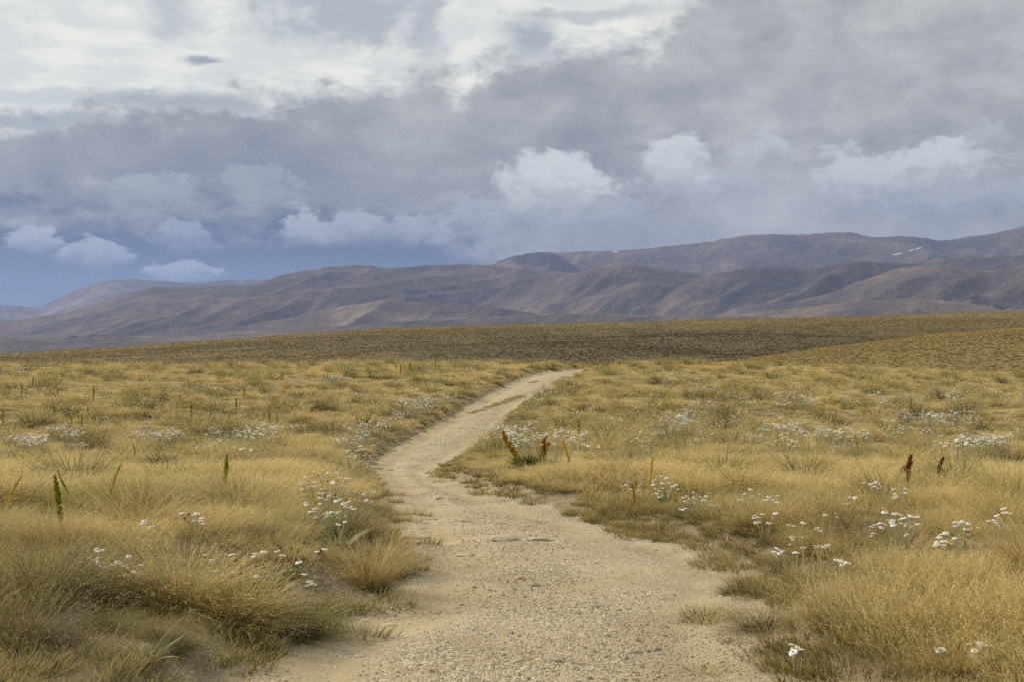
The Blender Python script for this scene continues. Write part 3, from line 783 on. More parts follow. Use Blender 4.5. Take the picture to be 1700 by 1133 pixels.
# ------------------------------------------------------------------ "stuff": one object whose node tree scatters its own pieces
def stuff(name, label, sources, pts, rot, scl, kind):
    """sources: list of (V, F, uv, material); pts (n,3); rot (n,3) euler; scl (n,) or (n,3); kind (n,) ints"""
    Vs, Fs, Us, src, mats, mi, off = [], [], [], [], [], [], 0
    for k, (V, Fq, uv, m) in enumerate(sources):
        if m not in mats: mats.append(m)
        Vs.append(V); Fs.append(np.asarray(Fq)+off); Us.append(uv); src.append(np.full(len(V), k)); off += len(V)
        mi.append(np.full(len(Fq), mats.index(m)))
    n = len(pts)
    scl = np.asarray(scl, float)
    if scl.ndim == 1: scl = np.repeat(scl[:, None], 3, 1)
    V = np.vstack(Vs+[pts]); uv = np.vstack(Us+[np.zeros((n, 2))])
    z = np.zeros((off, 3))
    at = {'src': np.concatenate(src+[np.full(n, -1)]).astype(np.int32), 'pick': np.concatenate([np.zeros(off), kind]).astype(np.int32),
          'rot': np.vstack([z, rot]).astype(np.float32), 'scl': np.vstack([z+1, scl]).astype(np.float32)}
    me = mesh_np(name, V, np.vstack(Fs), uv=uv, attrs=at, mat=mats)
    me.polygons.foreach_set('material_index', np.concatenate(mi).astype(np.int32))
    o = obj(name, me); tag(o, label, None, None, 'stuff')
    t = bpy.data.node_groups.new(name+'_scatter', 'GeometryNodeTree')
    t.interface.new_socket('Geometry', in_out='INPUT', socket_type='NodeSocketGeometry')
    t.interface.new_socket('Geometry', in_out='OUTPUT', socket_type='NodeSocketGeometry')
    N = t.nodes; L = t.links
    gi = N.new('NodeGroupInput'); go = N.new('NodeGroupOutput')
    def named(nm, dt):
        a = N.new('GeometryNodeInputNamedAttribute'); a.data_type = dt; a.inputs[0].default_value = nm
        return a.outputs[0]
    srcv = named('src', 'INT')
    def pick(k):
        c = N.new('FunctionNodeCompare'); c.data_type = 'INT'; c.operation = 'EQUAL'
        L.new(srcv, c.inputs[2]); c.inputs[3].default_value = k
        s = N.new('GeometryNodeSeparateGeometry'); s.domain = 'POINT'
        L.new(gi.outputs[0], s.inputs[0]); L.new(c.outputs[0], s.inputs[1])
        return s.outputs[0]
    g2i = N.new('GeometryNodeGeometryToInstance')
    for k in reversed(range(len(sources))): L.new(pick(k), g2i.inputs[0])
    iop = N.new('GeometryNodeInstanceOnPoints')
    L.new(pick(-1), iop.inputs['Points']); L.new(g2i.outputs[0], iop.inputs['Instance'])
    iop.inputs['Pick Instance'].default_value = True
    L.new(named('pick', 'INT'), iop.inputs['Instance Index'])
    e2r = N.new('FunctionNodeEulerToRotation')
    L.new(named('rot', 'FLOAT_VECTOR'), e2r.inputs[0]); L.new(e2r.outputs[0], iop.inputs['Rotation'])
    L.new(named('scl', 'FLOAT_VECTOR'), iop.inputs['Scale'])
    L.new(iop.outputs[0], go.inputs[0])
    md = o.modifiers.new('scatter', 'NODES'); md.node_group = t
    return o

def jitter_grid(r0, r1, spacing, amax, seed):
    """jittered points over the sector r0..r1, widened near the camera"""
    g = np.random.default_rng(seed)
    xm = r1*math.sin(amax)+3
    xs = np.arange(-xm, xm, spacing); ys = np.arange(max(r0-3, 1.5), r1, spacing)
    X, Y = np.meshgrid(xs, ys); X = X+g.uniform(-.5, .5, X.shape)*spacing*1.1; Y = Y+g.uniform(-.5, .5, Y.shape)*spacing*1.1
    X = X.ravel(); Y = Y.ravel(); r = np.hypot(X, Y)
    k = (r > r0) & (r <= r1) & (np.abs(X) < np.abs(Y)*math.tan(amax)+2.0)
    return X[k], Y[k]

AM = R(24)
def bare(x, y):   # patches with little grass: the lower-left apron and the fringe on the right of the track
    d = track_dist(x, y)
    return d

# -- fine grass between the tussocks
def build_grass():
    src = []; band = {}
    for res in (0, 1, 2):
        band[res] = len(src)
        for s in range(5): V, Fq, uv = mat_geo(res, 100+res*10+s); src.append((V, Fq, uv, M_STRAW if s < 3 or res > 0 else M_OLIVE))
    XS, YS, KS, SS, RZ = [], [], [], [], []
    for (r0, r1, sp, res, sd) in [(4.5, 15, .25, 0, 1), (15, 38, .34, 1, 2), (38, 74, .42, 2, 3), (74, 122, .50, 2, 4)]:
        x, y = jitter_grid(r0, r1, sp, AM, sd)
        d = track_dist(x, y)
        g = np.random.default_rng(sd+9)
        keep = d > .12+.35*vnoise(x*1.3, y*1.3, 3)+.12*(y > 18)
        # bare apron low on the left beside the track and gravelly fringe at right
        ap = (y < 8.9) & (x < -.9) & (x > -2.9+.0*x) & (d < 1.35)
        keep &= ~ap
        keep &= vnoise(x*1.1, y*1.1, 66) > .2
        fr = (y > 8.2) & (y < 10.3) & (x > 0) & (d < .6)
        keep &= ~(fr & (g.uniform(0, 1, len(x)) < .7))
        # shorter strip along the bank
        x, y, d = x[keep], y[keep], d[keep]
        s = g.uniform(.75, 1.15, len(x))*(.55+.45*ss(d, .1, .9+.8*(y > 20)))*(.62+.78*vnoise(x*.6, y*.6, 8))*(1-.38*ss(np.hypot(x, y), 16, 34))*(1-.25*((x < -.8) & (y < 12)))
        for q in DAISY_XY: s = s*(1-.45*(np.hypot(x-q[0], (y-q[1]+.15)*.8) < .35))
        s = s*(1-.6*(((x-SPEAR_XY[0])/.6)**2+((y-SPEAR_XY[1]+1.6)/2.2)**2 < 1))
        XS.append(x); YS.append(y); SS.append(s); RZ.append(g.normal(0, .5, len(x)))
        ol = vnoise(x*.7, y*.7, 44)+g.uniform(-.25, .25, len(x))+np.where((x < 0) & (y < 11), .12, 0)-np.where((x > 1.4) & (y < 11), .3, 0) > .64
        KS.append(band[res]+np.where(ol, g.integers(3, 5, len(x)), g.integers(0, 3, len(x))))
    x = np.concatenate(XS); y = np.concatenate(YS); z = H(x, y)
    rot = np.zeros((len(x), 3)); rot[:, 2] = np.concatenate(RZ)
    stuff('grass', 'fine straw-coloured grass growing between the tussocks', src, np.stack([x, y, z], -1), rot, np.concatenate(SS), np.concatenate(KS))
    print('grass', len(x))
build_grass()

# -- tussocks: the nearest are things, the rest one object
def tmesh(kind, res, seed):
    V, Fq, uv = tussock_geo(kind, res, seed)
    m = {'straw': M_STRAW, 'olive': M_OLIVE, 'tall': M_GOLD}[kind]
    return mesh_np('tussock_blades', V, Fq, uv=uv, mat=m)
TM = {}
for kd in ('straw', 'olive', 'tall'):
    for res in (0, 1):
        TM[kd, res] = [tmesh(kd, res, 300+17*s+{'straw': 0, 'olive': 5, 'tall': 9}[kd]+res*100) for s in range(3)]
HAND_T = [  # base pixel, scale, kind, label
    (70, 1075, 1.05, 'olive', 'big olive tussock with dark base at the left edge of the bank'),
    (175, 1062, .95, 'olive', 'olive tussock with shadowed base left of the star-leaved rosette'),
    (300, 1060, .95, 'straw', 'shaggy tussock behind the star-leaved rosette on the left bank'),
    (395, 1068, .8, 'straw', 'drooping straw tussock on the lip of the left bank'),
    (478, 1058, .85, 'olive', 'dark rounded tussock hanging over the bare soil left of the track'),
    (30, 1150, .9, 'olive', 'olive grass tussock in the bottom left corner'),
    (180, 1112, .38, 'olive', 'small bright green tuft on the bare soil at lower left'),
    (275, 1128, .42, 'olive', 'small yellow-green tuft below the star-leaved rosette'),
    (610, 985, .72, 'tall', 'upright golden tussock at the left edge of the track'),
    (625, 955, .6, 'straw', 'straw tussock just behind the upright golden one by the track'),
    (575, 905, .7, 'olive', 'green tussock behind the daisy with broad silver leaves'),
    (1268, 1048, .55, 'olive', 'lone green tussock at the right edge of the gravel'),
    (1235, 985, .45, 'olive', 'low green tuft just above the lone tussock on the right verge'),
    (1430, 950, .95, 'olive', 'large green tussock with dark base among the right-hand daisies'),
    (1370, 965, .7, 'straw', 'straw tussock leaning left beside the large green one'),
    (1150, 892, .45, 'olive', 'flat green tuft poking out of the right bank above the gravel'),
    (1310, 970, .5, 'olive', 'small green tussock under leaning daisy stems'),
    (1265, 915, .7, 'straw', 'rust-tinged tussock at the foot of the right bank'),
    (1340, 835, 1.25, 'olive', 'broad wind-blown tussock with olive hollow on the right mound'),
    (1190, 825, 1.0, 'olive', 'dark-centred tussock in the middle of the right mound'),
    (360, 815, .9, 'olive', 'green-based tussock by the lone upright spike on the left'),
    (800, 1200, .01, 'olive', None),
]
tus_pts = []
def build_tussocks():
    g = np.random.default_rng(55)
    things = []
    for (px, py, s, kd, lab) in HAND_T:
        if lab is None: continue
        x, y = unproj(px, py); things.append((x, y, s*1.2, kd, lab))
    x, y = jitter_grid(5.0, 122, 1.12, AM, 77)
    # clustering
    k = vnoise(x*.45, y*.45, 71)+g.uniform(-.35, .35, len(x)) > .33
    x, y = x[k], y[k]
    d = track_dist(x, y)
    k = d > .34
    k &= ~((y < 8.9) & (x < -.9) & (d < 1.25))
    k &= ~((y > 8.2) & (y < 10.3) & (x > 0) & (d < .7))
    x, y, d = x[k], y[k], d[k]
    # keep clear of the hand-placed ones
    for t in things:
        q = np.hypot(x-t[0], y-t[1]) > .42*t[2]+.1
        x, y, d = x[q], y[q], d[q]
    r = np.hypot(x, y)
    vis = np.abs(x) < .385*y+.3
    order = np.argsort(np.where(vis, r, r+1000))
    x, y, d, r, vis = x[order], y[order], d[order], r[order], vis[order]
    n_ind = 296-len(things)
    gr = vnoise(x*.8, y*.8, 91)+g.uniform(-.35, .35, len(x))
    kd = np.where(gr > np.where(r > 16, .58, .56), 1, 0)
    kd = np.where((x < -.8) & (y < 9.5) & (g.uniform(0, 1, len(x)) < .5), 1, kd)
    # tall seeding grass in the lower right corner and at the left edge
    tall = ((y < 9.6) & (x > 1.75)) | ((y < 11) & (x < -2.6) & (g.uniform(0, 1, len(x)) < .35))
    kd = np.where(tall, 2, kd)
    s = (.62+.85*g.uniform(0, 1, len(x))**1.6)*(.66+.34*ss(d, .3, 1.2))*(1+.42*ss(r, 14, 34))
    for q in DAISY_XY: s = np.where(np.hypot(x-q[0], y-q[1]+.15) < .45, s*.5, s)
    s = np.where(((x-SPEAR_XY[0])/.8)**2+((y-SPEAR_XY[1]+1.6)/2.4)**2 < 1, s*.3, s)
    s = s*np.where(r > 15, np.where(kd == 1, 1.20, .88), 1.0)
    K = ['straw', 'olive', 'tall']
    for i in range(n_ind):
        side = 'left' if x[i] < 0 and track_dist(np.array([x[i]]), np.array([y[i]]))[0] > 0 and x[i] < .1*y[i]-1.0 else 'right'
        nm = {'straw': 'straw-coloured', 'olive': 'olive-green', 'tall': 'golden seeding'}[K[kd[i]]]
        sz = 'small' if s[i] < .75 else ('large' if s[i] > .98 else 'medium')
        wh = 'in the foreground' if r[i] < 11 else ('on the mound' if r[i] < 18 else 'behind the mound')
        at = 'at the very edge of' if d[i] < .6 else ('close to' if d[i] < 2 else 'well away from')
        things.append((x[i], y[i], s[i], K[kd[i]], f'{sz} {nm} tussock {at} the track, {side} side, {wh}'))
    for j, (tx, ty, ts, tk, lab) in enumerate(things):
        rr = math.hypot(tx, ty)
        me = TM[tk, 0 if rr < 13.5 else 1][j % 3]
        o = obj('tussock', me, None, (tx, ty, Hp(tx, ty)-.01), (random.uniform(-.06, .06), random.uniform(-.06, .06), random.gauss(0, .45) if tk != 'olive' else random.uniform(0, 6.28)), (ts*random.uniform(.9, 1.15), ts*random.uniform(.9, 1.15), ts*random.uniform(.85, 1.05)))
        tag(o, lab, 'tussock', 'grass tussocks on the moor')
    # the rest
    x, y, s, kd = x[n_ind:], y[n_ind:], s[n_ind:], kd[n_ind:]
    r = np.hypot(x, y); src = []
    for res in (1, 2):
        for kk in ('straw', 'olive'):
            for q in range(3):
                V, Fq, uv = tussock_geo(kk, res, 500+res*40+q*7+(3 if kk == 'olive' else 0))
                src.append((V, Fq, uv, M_STRAW if kk == 'straw' else M_OLIVE))
    kk = np.where(kd == 1, 3, 0)+np.where(r > 42, 6, 0)+g.integers(0, 3, len(x))
    rot = np.zeros((len(x), 3)); rot[:, 2] = g.normal(0, .6, len(x))
    z = H(x, y)-.01; s = np.stack([s, s, s*np.where(kd == 1, 1.0, .92)], -1)
    stuff('tussock_field', 'countless pale tussocks fading to the crest of the moor', src, np.stack([x, y, z], -1), rot, s, kk)
    print('tussocks', len(x))
build_tussocks()

def build_moor_tussocks():
    src = []
    for q in range(4):
        a = blades(46, .2, (.35, .62), (.1, 1.1), .06, 2, .8, (.2, 0), 840+q, tipw=.5)
        src.append((*a[:3], M_FARG))
    g = np.random.default_rng(63); X, Y = [], []
    for (r0, r1, n) in [(116, 150, 9000), (150, 260, 20000), (260, 420, 95000), (420, 800, 75000)]:
        r = np.sqrt(g.uniform(r0*r0, r1*r1, n)); a = g.uniform(-.385, .385, n)
        X.append(r*np.sin(a)); Y.append(r*np.cos(a))
    x = np.concatenate(X); y = np.concatenate(Y); z = H(x, y)-.03; r = np.hypot(x, y)
    k = vnoise(x*.05, y*.05, 3)+g.uniform(-.5, .5, len(x)) > .2
    x, y, z, r = x[k], y[k], z[k], r[k]
    rot = np.zeros((len(x), 3)); rot[:, 2] = g.uniform(0, 6.28, len(x))
    s = g.uniform(.40, .85, len(x))*np.where(r > 400, 1.3, 1)
    stuff('distant_tussocks', 'dense tussock cover on the spur and the far moor', src, np.stack([x, y, z], -1), rot, s, g.integers(0, 4, len(x)))
build_moor_tussocks()

# -- short green turf along the verges and on the crown of the track
def build_turf():
    src = [(*turf_geo(700+s), M_TURF) for s in range(4)]+[(*turf_geo(720+s, 1), M_TURF) for s in range(3)]
    g = np.random.default_rng(31)
    XS, YS = [], []
    for (r0, r1, sp) in [(5, 16, .12), (16, 60, .22), (60, 110, .32)]:
        x, y = jitter_grid(r0, r1, sp, AM, int(sp*100)); d = track_dist(x, y)
        p = np.exp(-((d-.12)/.22)**2)*.75+.30*((d > .1) & (d < 1.3))
        p *= np.clip(-.1+1.2*vnoise(x*1.6, y*1.6, 12), 0, 1)
        p = np.where((d > .05) & (d < .75) & (y > 10.3), np.maximum(p, .62), p)
        ap = (y < 8.9) & (x < -.9) & (d > 0) & (d < 1.35)
        p = np.where(ap, .10+.45*(vnoise(x*2.2, y*2.2, 13) > .55), p)
        fr = (y > 8.0) & (y < 13) & (x > 0) & (d > -.35) & (d < .8)
        p = np.where(fr, np.maximum(p, .75*(vnoise(x*1.9, y*1.9, 14) > .5)), p)
        k = g.uniform(0, 1, len(x)) < p
        XS.append(x[k]); YS.append(y[k])
    # green strip on the crown of the far track
    for (a, b, wid, nn) in [((783, 688), (866, 658), .16, 150), ((880, 638), (893, 634), .16, 24), ((918, 640), (944, 626), .3, 110), ((850, 694), (878, 670), .2, 110)]:
        p0 = np.array(unproj(*a)); p1 = np.array(unproj(*b)); t = g.uniform(0, 1, nn)[:, None]
        q = p0+(p1-p0)*t+g.normal(0, wid*.5, (nn, 2))*np.array([1, 1.2]); XS.append(q[:, 0]); YS.append(q[:, 1])
    x = np.concatenate(XS); y = np.concatenate(YS); z = H(x, y); r = np.hypot(x, y)
    k = np.where(r < 18, g.integers(0, 4, len(x)), 4+g.integers(0, 3, len(x)))
    rot = np.zeros((len(x), 3)); rot[:, 2] = g.uniform(0, 6.28, len(x))
    stuff('turf', 'short green turf along the verges of the track', src, np.stack([x, y, z], -1), rot, g.uniform(.6, 1.5, len(x))*np.where(r > 30, .8, 1), k)
build_turf()

# ------------------------------------------------------------------ stones
def rock_geo(seed, sub=2, flat=.5, long=1.4):
    import bmesh
    g = np.random.default_rng(seed)
    bm = bmesh.new(); bmesh.ops.create_icosphere(bm, subdivisions=sub, radius=1.0)
    V = np.array([v.co[:] for v in bm.verts]); T = np.array([[v.index for v in f.verts] for f in bm.faces]); bm.free()
    # cut by random planes for a broken-slab look
    for _ in range(9):
        nrm = g.normal(0, 1, 3); nrm /= np.linalg.norm(nrm); o = g.uniform(.5, .85)
        dd = V@nrm-o; V = V-np.outer(np.maximum(dd, 0), nrm)
    V = V*np.array([long, 1.0, flat])+g.normal(0, .015, V.shape)
    return V, T
def stone_mesh(seed, flat, long):
    V, T = rock_geo(seed, 3, flat, long)
    return mesh_np('stone', V, None, mat=M_STONE, F3=T)
STONES = [(732, 828, 7, .55, 1.3, 'small grey stone standing alone near the bend of the track'),
          (668, 851, 9, .35, 1.5, 'flat dark stone at the left edge near the bend'),
          (714, 859, 10, .22, 1.7, 'thin brown slab in the worn left rut'),
          (665, 880, 13, .35, 1.6, 'jagged brown stone poking out beside the left verge'),
          (703, 893, 11, .4, 1.5, 'dark wedge-shaped stone beside the left rut'),
          (680, 903, 19, .22, 1.6, 'broad pale slab half buried by the left verge'),
          (774, 869, 11, .2, 1.8, 'thin dark flake of stone lying in the middle of the track'),
          (836, 903, 26, .26, 1.7, 'pale embedded rock shelf in the middle of the track'),
          (895, 903, 22, .30, 1.8, 'flat sandy slab with a dark right-hand end'),
          (775, 920, 15, .15, 2.2, 'low bedrock rib left of the pale shelf'),
          (1055, 1088, 14, .4, 1.7, 'oblong pale stone on the gravel at lower right'),
          (858, 1108, 13, .35, 1.6, 'brown flat stone near the bottom of the track'),
          (924, 1110, 7, .8, 1.1, 'small dark angular stone near the bottom of the track'),
          (643, 1035, 13, .25, 1.7, 'grey-green flat stone on the left part of the gravel'),
          (805, 816, 9, .3, 1.9, 'thin brown stone at the right edge near the bend'),
          (1316, 944, 10, .4, 1.5, 'pale stone below the leaning daisies on the right'),
          (862, 969, 8, .7, 1.2, 'rounded grey stone in the middle of the gravel'),
          (888, 978, 9, .45, 1.4, 'dark stone just right of the rounded grey one'),
          (1015, 1058, 8, .6, 1.3, 'dark green-grey stone left of the oblong pale one'),
          (990, 1010, 7, .5, 1.4, 'small blunt stone in the right half of the gravel'),
          (745, 1033, 8, .4, 1.4, 'small grey stone in the left half of the gravel')]
for i, (px, py, wpx, fl, lo, lab) in enumerate(STONES):
    x, y = unproj(px, py)
    s = wpx/F*y/lo*1.25
    o = obj('stone', stone_mesh(900+i, max(fl, .38), lo), None, (x, y, Hp(x, y)+s*fl*.10), (.16, 0, random.uniform(-.35, .35)), s)
    if 'pale' in lab or 'sandy' in lab: o.data.materials[0] = M_SLAB
    tag(o, lab, 'stone', 'larger stones on the track')
def build_gravel():
    src = []
    for s in range(6):
        V, T = rock_geo(950+s, 1, .45+.08*s, 1.1+.1*s)
        # degenerate quads are avoided: use triangle fans as quads of pairs
        src.append((V, T, np.zeros((len(V), 2)), M_STONE))
    g = np.random.default_rng(62)
    XS, YS, SS = [], [], []
    for (r0, r1, n, smin, smax) in [(5.5, 12, 24000, .003, .009), (5.5, 14, 900, .008, .018), (12, 26, 6000, .006, .012), (26, 60, 2500, .012, .02)]:
        x = g.uniform(-3, 3.2, n*6); y = g.uniform(r0, r1, n*6)
        d = track_dist(x, y)
        cl = vnoise(x*1.1, y*1.1, 15)+.4*vnoise(x*4, y*4, 16)
        k = (d < .35*g.uniform(0, 1, len(x))) & (g.uniform(0, 1, len(x)) < np.clip((cl-.35*np.exp(-((-d-.42)/.2)**2))*1.6-.55, .05, 1))
        idx = np.nonzero(k)[0][:n]
        XS.append(x[idx]); YS.append(y[idx]); SS.append(smin+(smax-smin)*g.uniform(0, 1, len(idx))**2.6)
    x = np.concatenate(XS); y = np.concatenate(YS); s = np.concatenate(SS); z = H(x, y)+s*.15
    rot = g.normal(0, .35, (len(x), 3)); rot[:, 2] = g.uniform(0, 6.28, len(x))
    o = stuff_tri('gravel', 'loose gravel strewn over the sandy track', src, np.stack([x, y, z], -1), rot, s, g.integers(0, 6, len(x)))
def stuff_tri(name, label, sources, pts, rot, scl, kind):
    # triangles: repeat through the quad builder is not possible, so pair geometry into quads with a split
    out = []
    for V, T, uv, m in sources:
        V = np.asarray(V); T = np.asarray(T)
        mid = (V[T[:, 0]]+V[T[:, 1]])/2
        V2 = np.vstack([V, mid]); Q = np.stack([T[:, 0], len(V)+np.arange(len(T)), T[:, 1], T[:, 2]], -1)
        out.append((V2, Q, np.zeros((len(V2), 2)), m))
    return stuff(name, label, out, pts, rot, scl, kind)
build_gravel()

# ------------------------------------------------------------------ daisies
def tube(P, rad, n=5, cap=False):
    P = np.asarray(P, float); m = len(P); rad = np.broadcast_to(rad, (m,))
    T = np.gradient(P, axis=0); T /= np.linalg.norm(T, axis=1, keepdims=True)+1e-9
    ref = np.array([.31, .95, .1]); A = np.cross(T, ref); A /= np.linalg.norm(A, axis=1, keepdims=True)+1e-9; B = np.cross(T, A)
    th = np.linspace(0, 2*np.pi, n, endpoint=False)
    V = (P[:, None]+(A[:, None]*np.cos(th)[None, :, None]+B[:, None]*np.sin(th)[None, :, None])*rad[:, None, None]).reshape(-1, 3)
    i = np.arange(m-1)[:, None]*n; j = np.arange(n)[None]; j2 = (j+1) % n
    Fq = np.stack([i+j, i+j2, i+n+j2, i+n+j], -1).reshape(-1, 4)
    return V, Fq, np.zeros((len(V), 2))
def petals_geo(seed, n=17, r=.026, droop=.12):
    g = np.random.default_rng(seed); Vs, Fs, off = [], [], 0
    for i in range(n):
        a = 2*np.pi*i/n+g.normal(0, .07); l = r*g.uniform(.88, 1.08); dz = g.normal(0, .003)-droop*r; w = r*.155
        ca, sa = math.cos(a), math.sin(a); px, py = -sa, ca
        pts = []
        for (t, ww, zz) in ((.22, .5, .001), (.6, 1.0, .002), (.92, .8, dz*.6), (1.0, .35, dz)):
            for sg in (-1, 1): pts.append((ca*l*t+px*w*ww*sg, sa*l*t+py*w*ww*sg, zz))
        Vs.append(pts); b = off
        for k in range(3): Fs.append((b+2*k, b+2*k+1, b+2*k+3, b+2*k+2))
        off += 8
    V = np.array(Vs).reshape(-1, 3); return V, np.array(Fs), np.zeros((len(V), 2))
def dome_geo(r, h, rings=3, n=8, z0=0.0):
    V = []; Fq = []
    for i in range(rings+1):
        a = i/rings*math.pi/2*.96
        for j in range(n):
            th = 2*math.pi*j/n; V.append((r*math.cos(a)*math.cos(th), r*math.cos(a)*math.sin(th), z0+h*math.sin(a)))
    for i in range(rings):
        for j in range(n): Fq.append((i*n+j, i*n+(j+1) % n, (i+1)*n+(j+1) % n, (i+1)*n+j))
    V = np.array(V); return V, np.array(Fq), np.zeros((len(V), 2))
def strap_leaves(n, L, w, seed, lean=(.3, 1.2), root=.03):
    a = blades(n, root, L, lean, w, 5, .55, (0, 0), seed, tipw=.12)
    V = a[0].reshape(n, 6, 2, 3); t = np.linspace(0, 1, 6)
    shape = np.array([.35, .75, 1.0, .95, .6, .08])
    mid = V.mean(2, keepdims=True); half = (V-mid)/np.maximum(1-(1-.12)*t**1.4, .01)[None, :, None, None]
    V = mid+half*shape[None, :, None, None]
    return V.reshape(-1, 3), a[1], a[2]
def mk(name, geo, mat, smooth=False): return mesh_np(name, geo[0], geo[1], uv=geo[2], mat=mat, smooth=smooth)
ME_PET = [mk('petals', petals_geo(s, 16+s % 3, .030, .10+.12*s), M_PETAL) for s in range(3)]
ME_CEN = mk('flower_centre', dome_geo(.0085, .006, 3, 10, .001), M_DISC, True)
ME_DEADP = mk('withered_head', join([petals_geo(5, 14, .017, 1.3), dome_geo(.012, .012, 3, 9, -.002)]), M_DEAD)
ME_STEM = []
for s in range(5):
    t = np.linspace(0, 1, 7); b = [.03, .10, -.06, .16, .0][s]
    ME_STEM.append(mk('stem', tube(np.stack([b*t**2, .02*np.sin(t*3), t], -1), np.linspace(.0034, .0025, 7), 6), M_STEM, True))
ME_LEAVES = [mk('leaves', strap_leaves(44, (.08, .20), .0095, 40+s), M_LEAF) for s in range(3)]
ME_LEAVESG = [mk('leaves', strap_leaves(60, (.10, .22), .010, 50+s, (.1, 1.1)), M_LEAFG) for s in range(2)]
def daisy_plant(px, py, heads, label, lf='silver', dead=0.0, leafs=1.0, group='daisy plants beside the track'):
    """px,py: ground pixel of the clump; heads: list of head pixels, each standing on its own stem"""
    x0, y0 = on_ground(px, py)
    z0 = Hp(x0, y0)
    root = bpy.data.objects.new('daisy_plant', None); COL.objects.link(root); root.location = (x0, y0, z0)
    root.empty_display_size = .1
    tag(root, label, 'daisy plant', group)
    if lf: obj('leaves', random.choice(ME_LEAVES if lf == 'silver' else ME_LEAVESG), root, (0, 0, .01), (0, 0, random.uniform(0, 6)), leafs)
    heads = list(heads)
    if 2 < len(heads) < 22: heads += [(a+random.gauss(0, 7), b+random.gauss(2, 5)) for a, b in random.sample(heads, int(len(heads)*.75))]
    for (hx, hy) in heads:
        yy = y0+random.uniform(-.10, .16)
        X = (hx-850)/F*yy; Z = EYE-(hy-HZ)/F*yy
        bx = x0+(X-x0)*random.uniform(.35, .55)+random.uniform(-.02, .02); by = y0+(yy-y0)*.6
        bz = max(Hp(bx, by), z0-.1)
        if Z-bz < .10: Z = bz+.10
        v = Vector((X-bx, yy-by, Z-bz)); L = v.length
        q = v.to_track_quat('Z', 'Y').to_euler()
        sm = random.choice(ME_STEM[:1]+ME_STEM[4:])
        st = obj('stem', sm, root, (bx-x0, by-y0, bz-z0), q, (1, 1, L))
        tip = Vector((bx-x0, by-y0, bz-z0))+v
        if sm is ME_STEM[0]:
            tip = Vector((bx-x0, by-y0, bz-z0))+st.rotation_euler.to_matrix()@Vector((.03, .02*math.sin(3), L))
        isdead = random.random() < dead
        tilt = (random.gauss(.12, .18), random.gauss(0, .22), random.uniform(0, 6.28))
        h = obj('flower_head', ME_DEADP if isdead else random.choice(ME_PET), root, tip, tilt, random.uniform(.5, .86))
        if isdead: h['label'] = 'withered brown flower head'
        else: obj('flower_centre', ME_CEN, h)
    return root
for a in DP: daisy_plant(*a)

# distant clumps: one mesh each, small in the picture
def clump_geo(seed, n=13, spread=.22, big=1.0):
    g = np.random.default_rng(seed); P, S, D = [], [], []
    for i in range(n):
        a = g.uniform(0, 6.28); r = spread*math.sqrt(g.uniform(0, 1)); h = g.uniform(.26, .40)
        x, y = r*math.cos(a), r*math.sin(a)
        S.append(tube([(x*.6, y*.6, 0), (x*.9, y*.9, h*.6), (x, y, h)], .0035*big, 4))
        V, Fq, uv = petals_geo(seed*31+i, 9, .028*big, .1); ry = g.normal(0, .3); c, s_ = math.cos(ry), math.sin(ry)
        V = V@np.array([[c, 0, s_], [0, 1, 0], [-s_, 0, c]])+[x, y, h]; P.append((V, Fq, uv))
    L = strap_leaves(14, (.1, .22), .018, seed+3, (.2, 1.1), spread*.5)
    return join(P), join(S), L
def clump_mesh(seed, **k):
    p, s, l = clump_geo(seed, **k)
    V, Fq, uv = join([p, s, l])
    me = mesh_np('daisy_clump', V, Fq, uv=uv, mat=[M_PETAL, M_STEM, M_LEAF])
    mi = np.concatenate([np.zeros(len(p[1])), np.ones(len(s[1])), np.full(len(l[1]), 2)]).astype(np.int32)
    me.polygons.foreach_set('material_index', mi)
    return me
DRIFT = [ # centre px,py (ground), rx, ry, count, label
 (675, 712, 50, 22, 50, 'left verge of the receding track'), (612, 742, 34, 24, 36, 'left verge just before the bend'), (725, 674, 55, 16, 36, 'left verge where the track climbs'), (830, 628, 50, 8, 12, 'left verge near the crest'),
 (845, 722, 30, 14, 18, 'hollow inside the bend'), (905, 732, 50, 16, 16, 'hollow behind the golden spear plant'), (890, 668, 40, 6, 8, 'right verge of the climbing track'),
 (1135, 706, 36, 12, 20, 'dense white drift in the middle of the right field'), (1210, 676, 70, 14, 13, 'right field below the crest'), (1330, 668, 80, 12, 11, 'right field under the spur'), (1290, 718, 80, 8, 14, 'right field just behind the mound'),
 (1550, 702, 60, 8, 18, 'thick drift at far right behind the mound'), (1500, 668, 90, 12, 18, 'far right field below the spur'), (1640, 655, 60, 14, 12, 'far right edge of the field'), (1160, 632, 60, 8, 12, 'near the crest right of the track'), (1400, 730, 60, 8, 12, 'right behind the brow of the mound'), (1640, 745, 50, 10, 14, 'right end of the mound'),
 (105, 722, 30, 8, 8, 'left field behind the thick spike'), (270, 730, 40, 8, 12, 'middle of the left field'), (380, 730, 40, 10, 10, 'left field between spikes'), (455, 720, 30, 8, 8, 'left field towards the track'), (70, 742, 50, 8, 9, 'left field at the frame edge'), (550, 635, 50, 6, 12, 'far left field near the crest'), (30, 618, 40, 5, 8, 'far corner of the left field'), (490, 640, 20, 4, 4, 'far left field between tussocks'), (340, 650, 20, 5, 4, 'far middle of the left field')]
CM = [clump_mesh(1000+s) for s in range(4)]
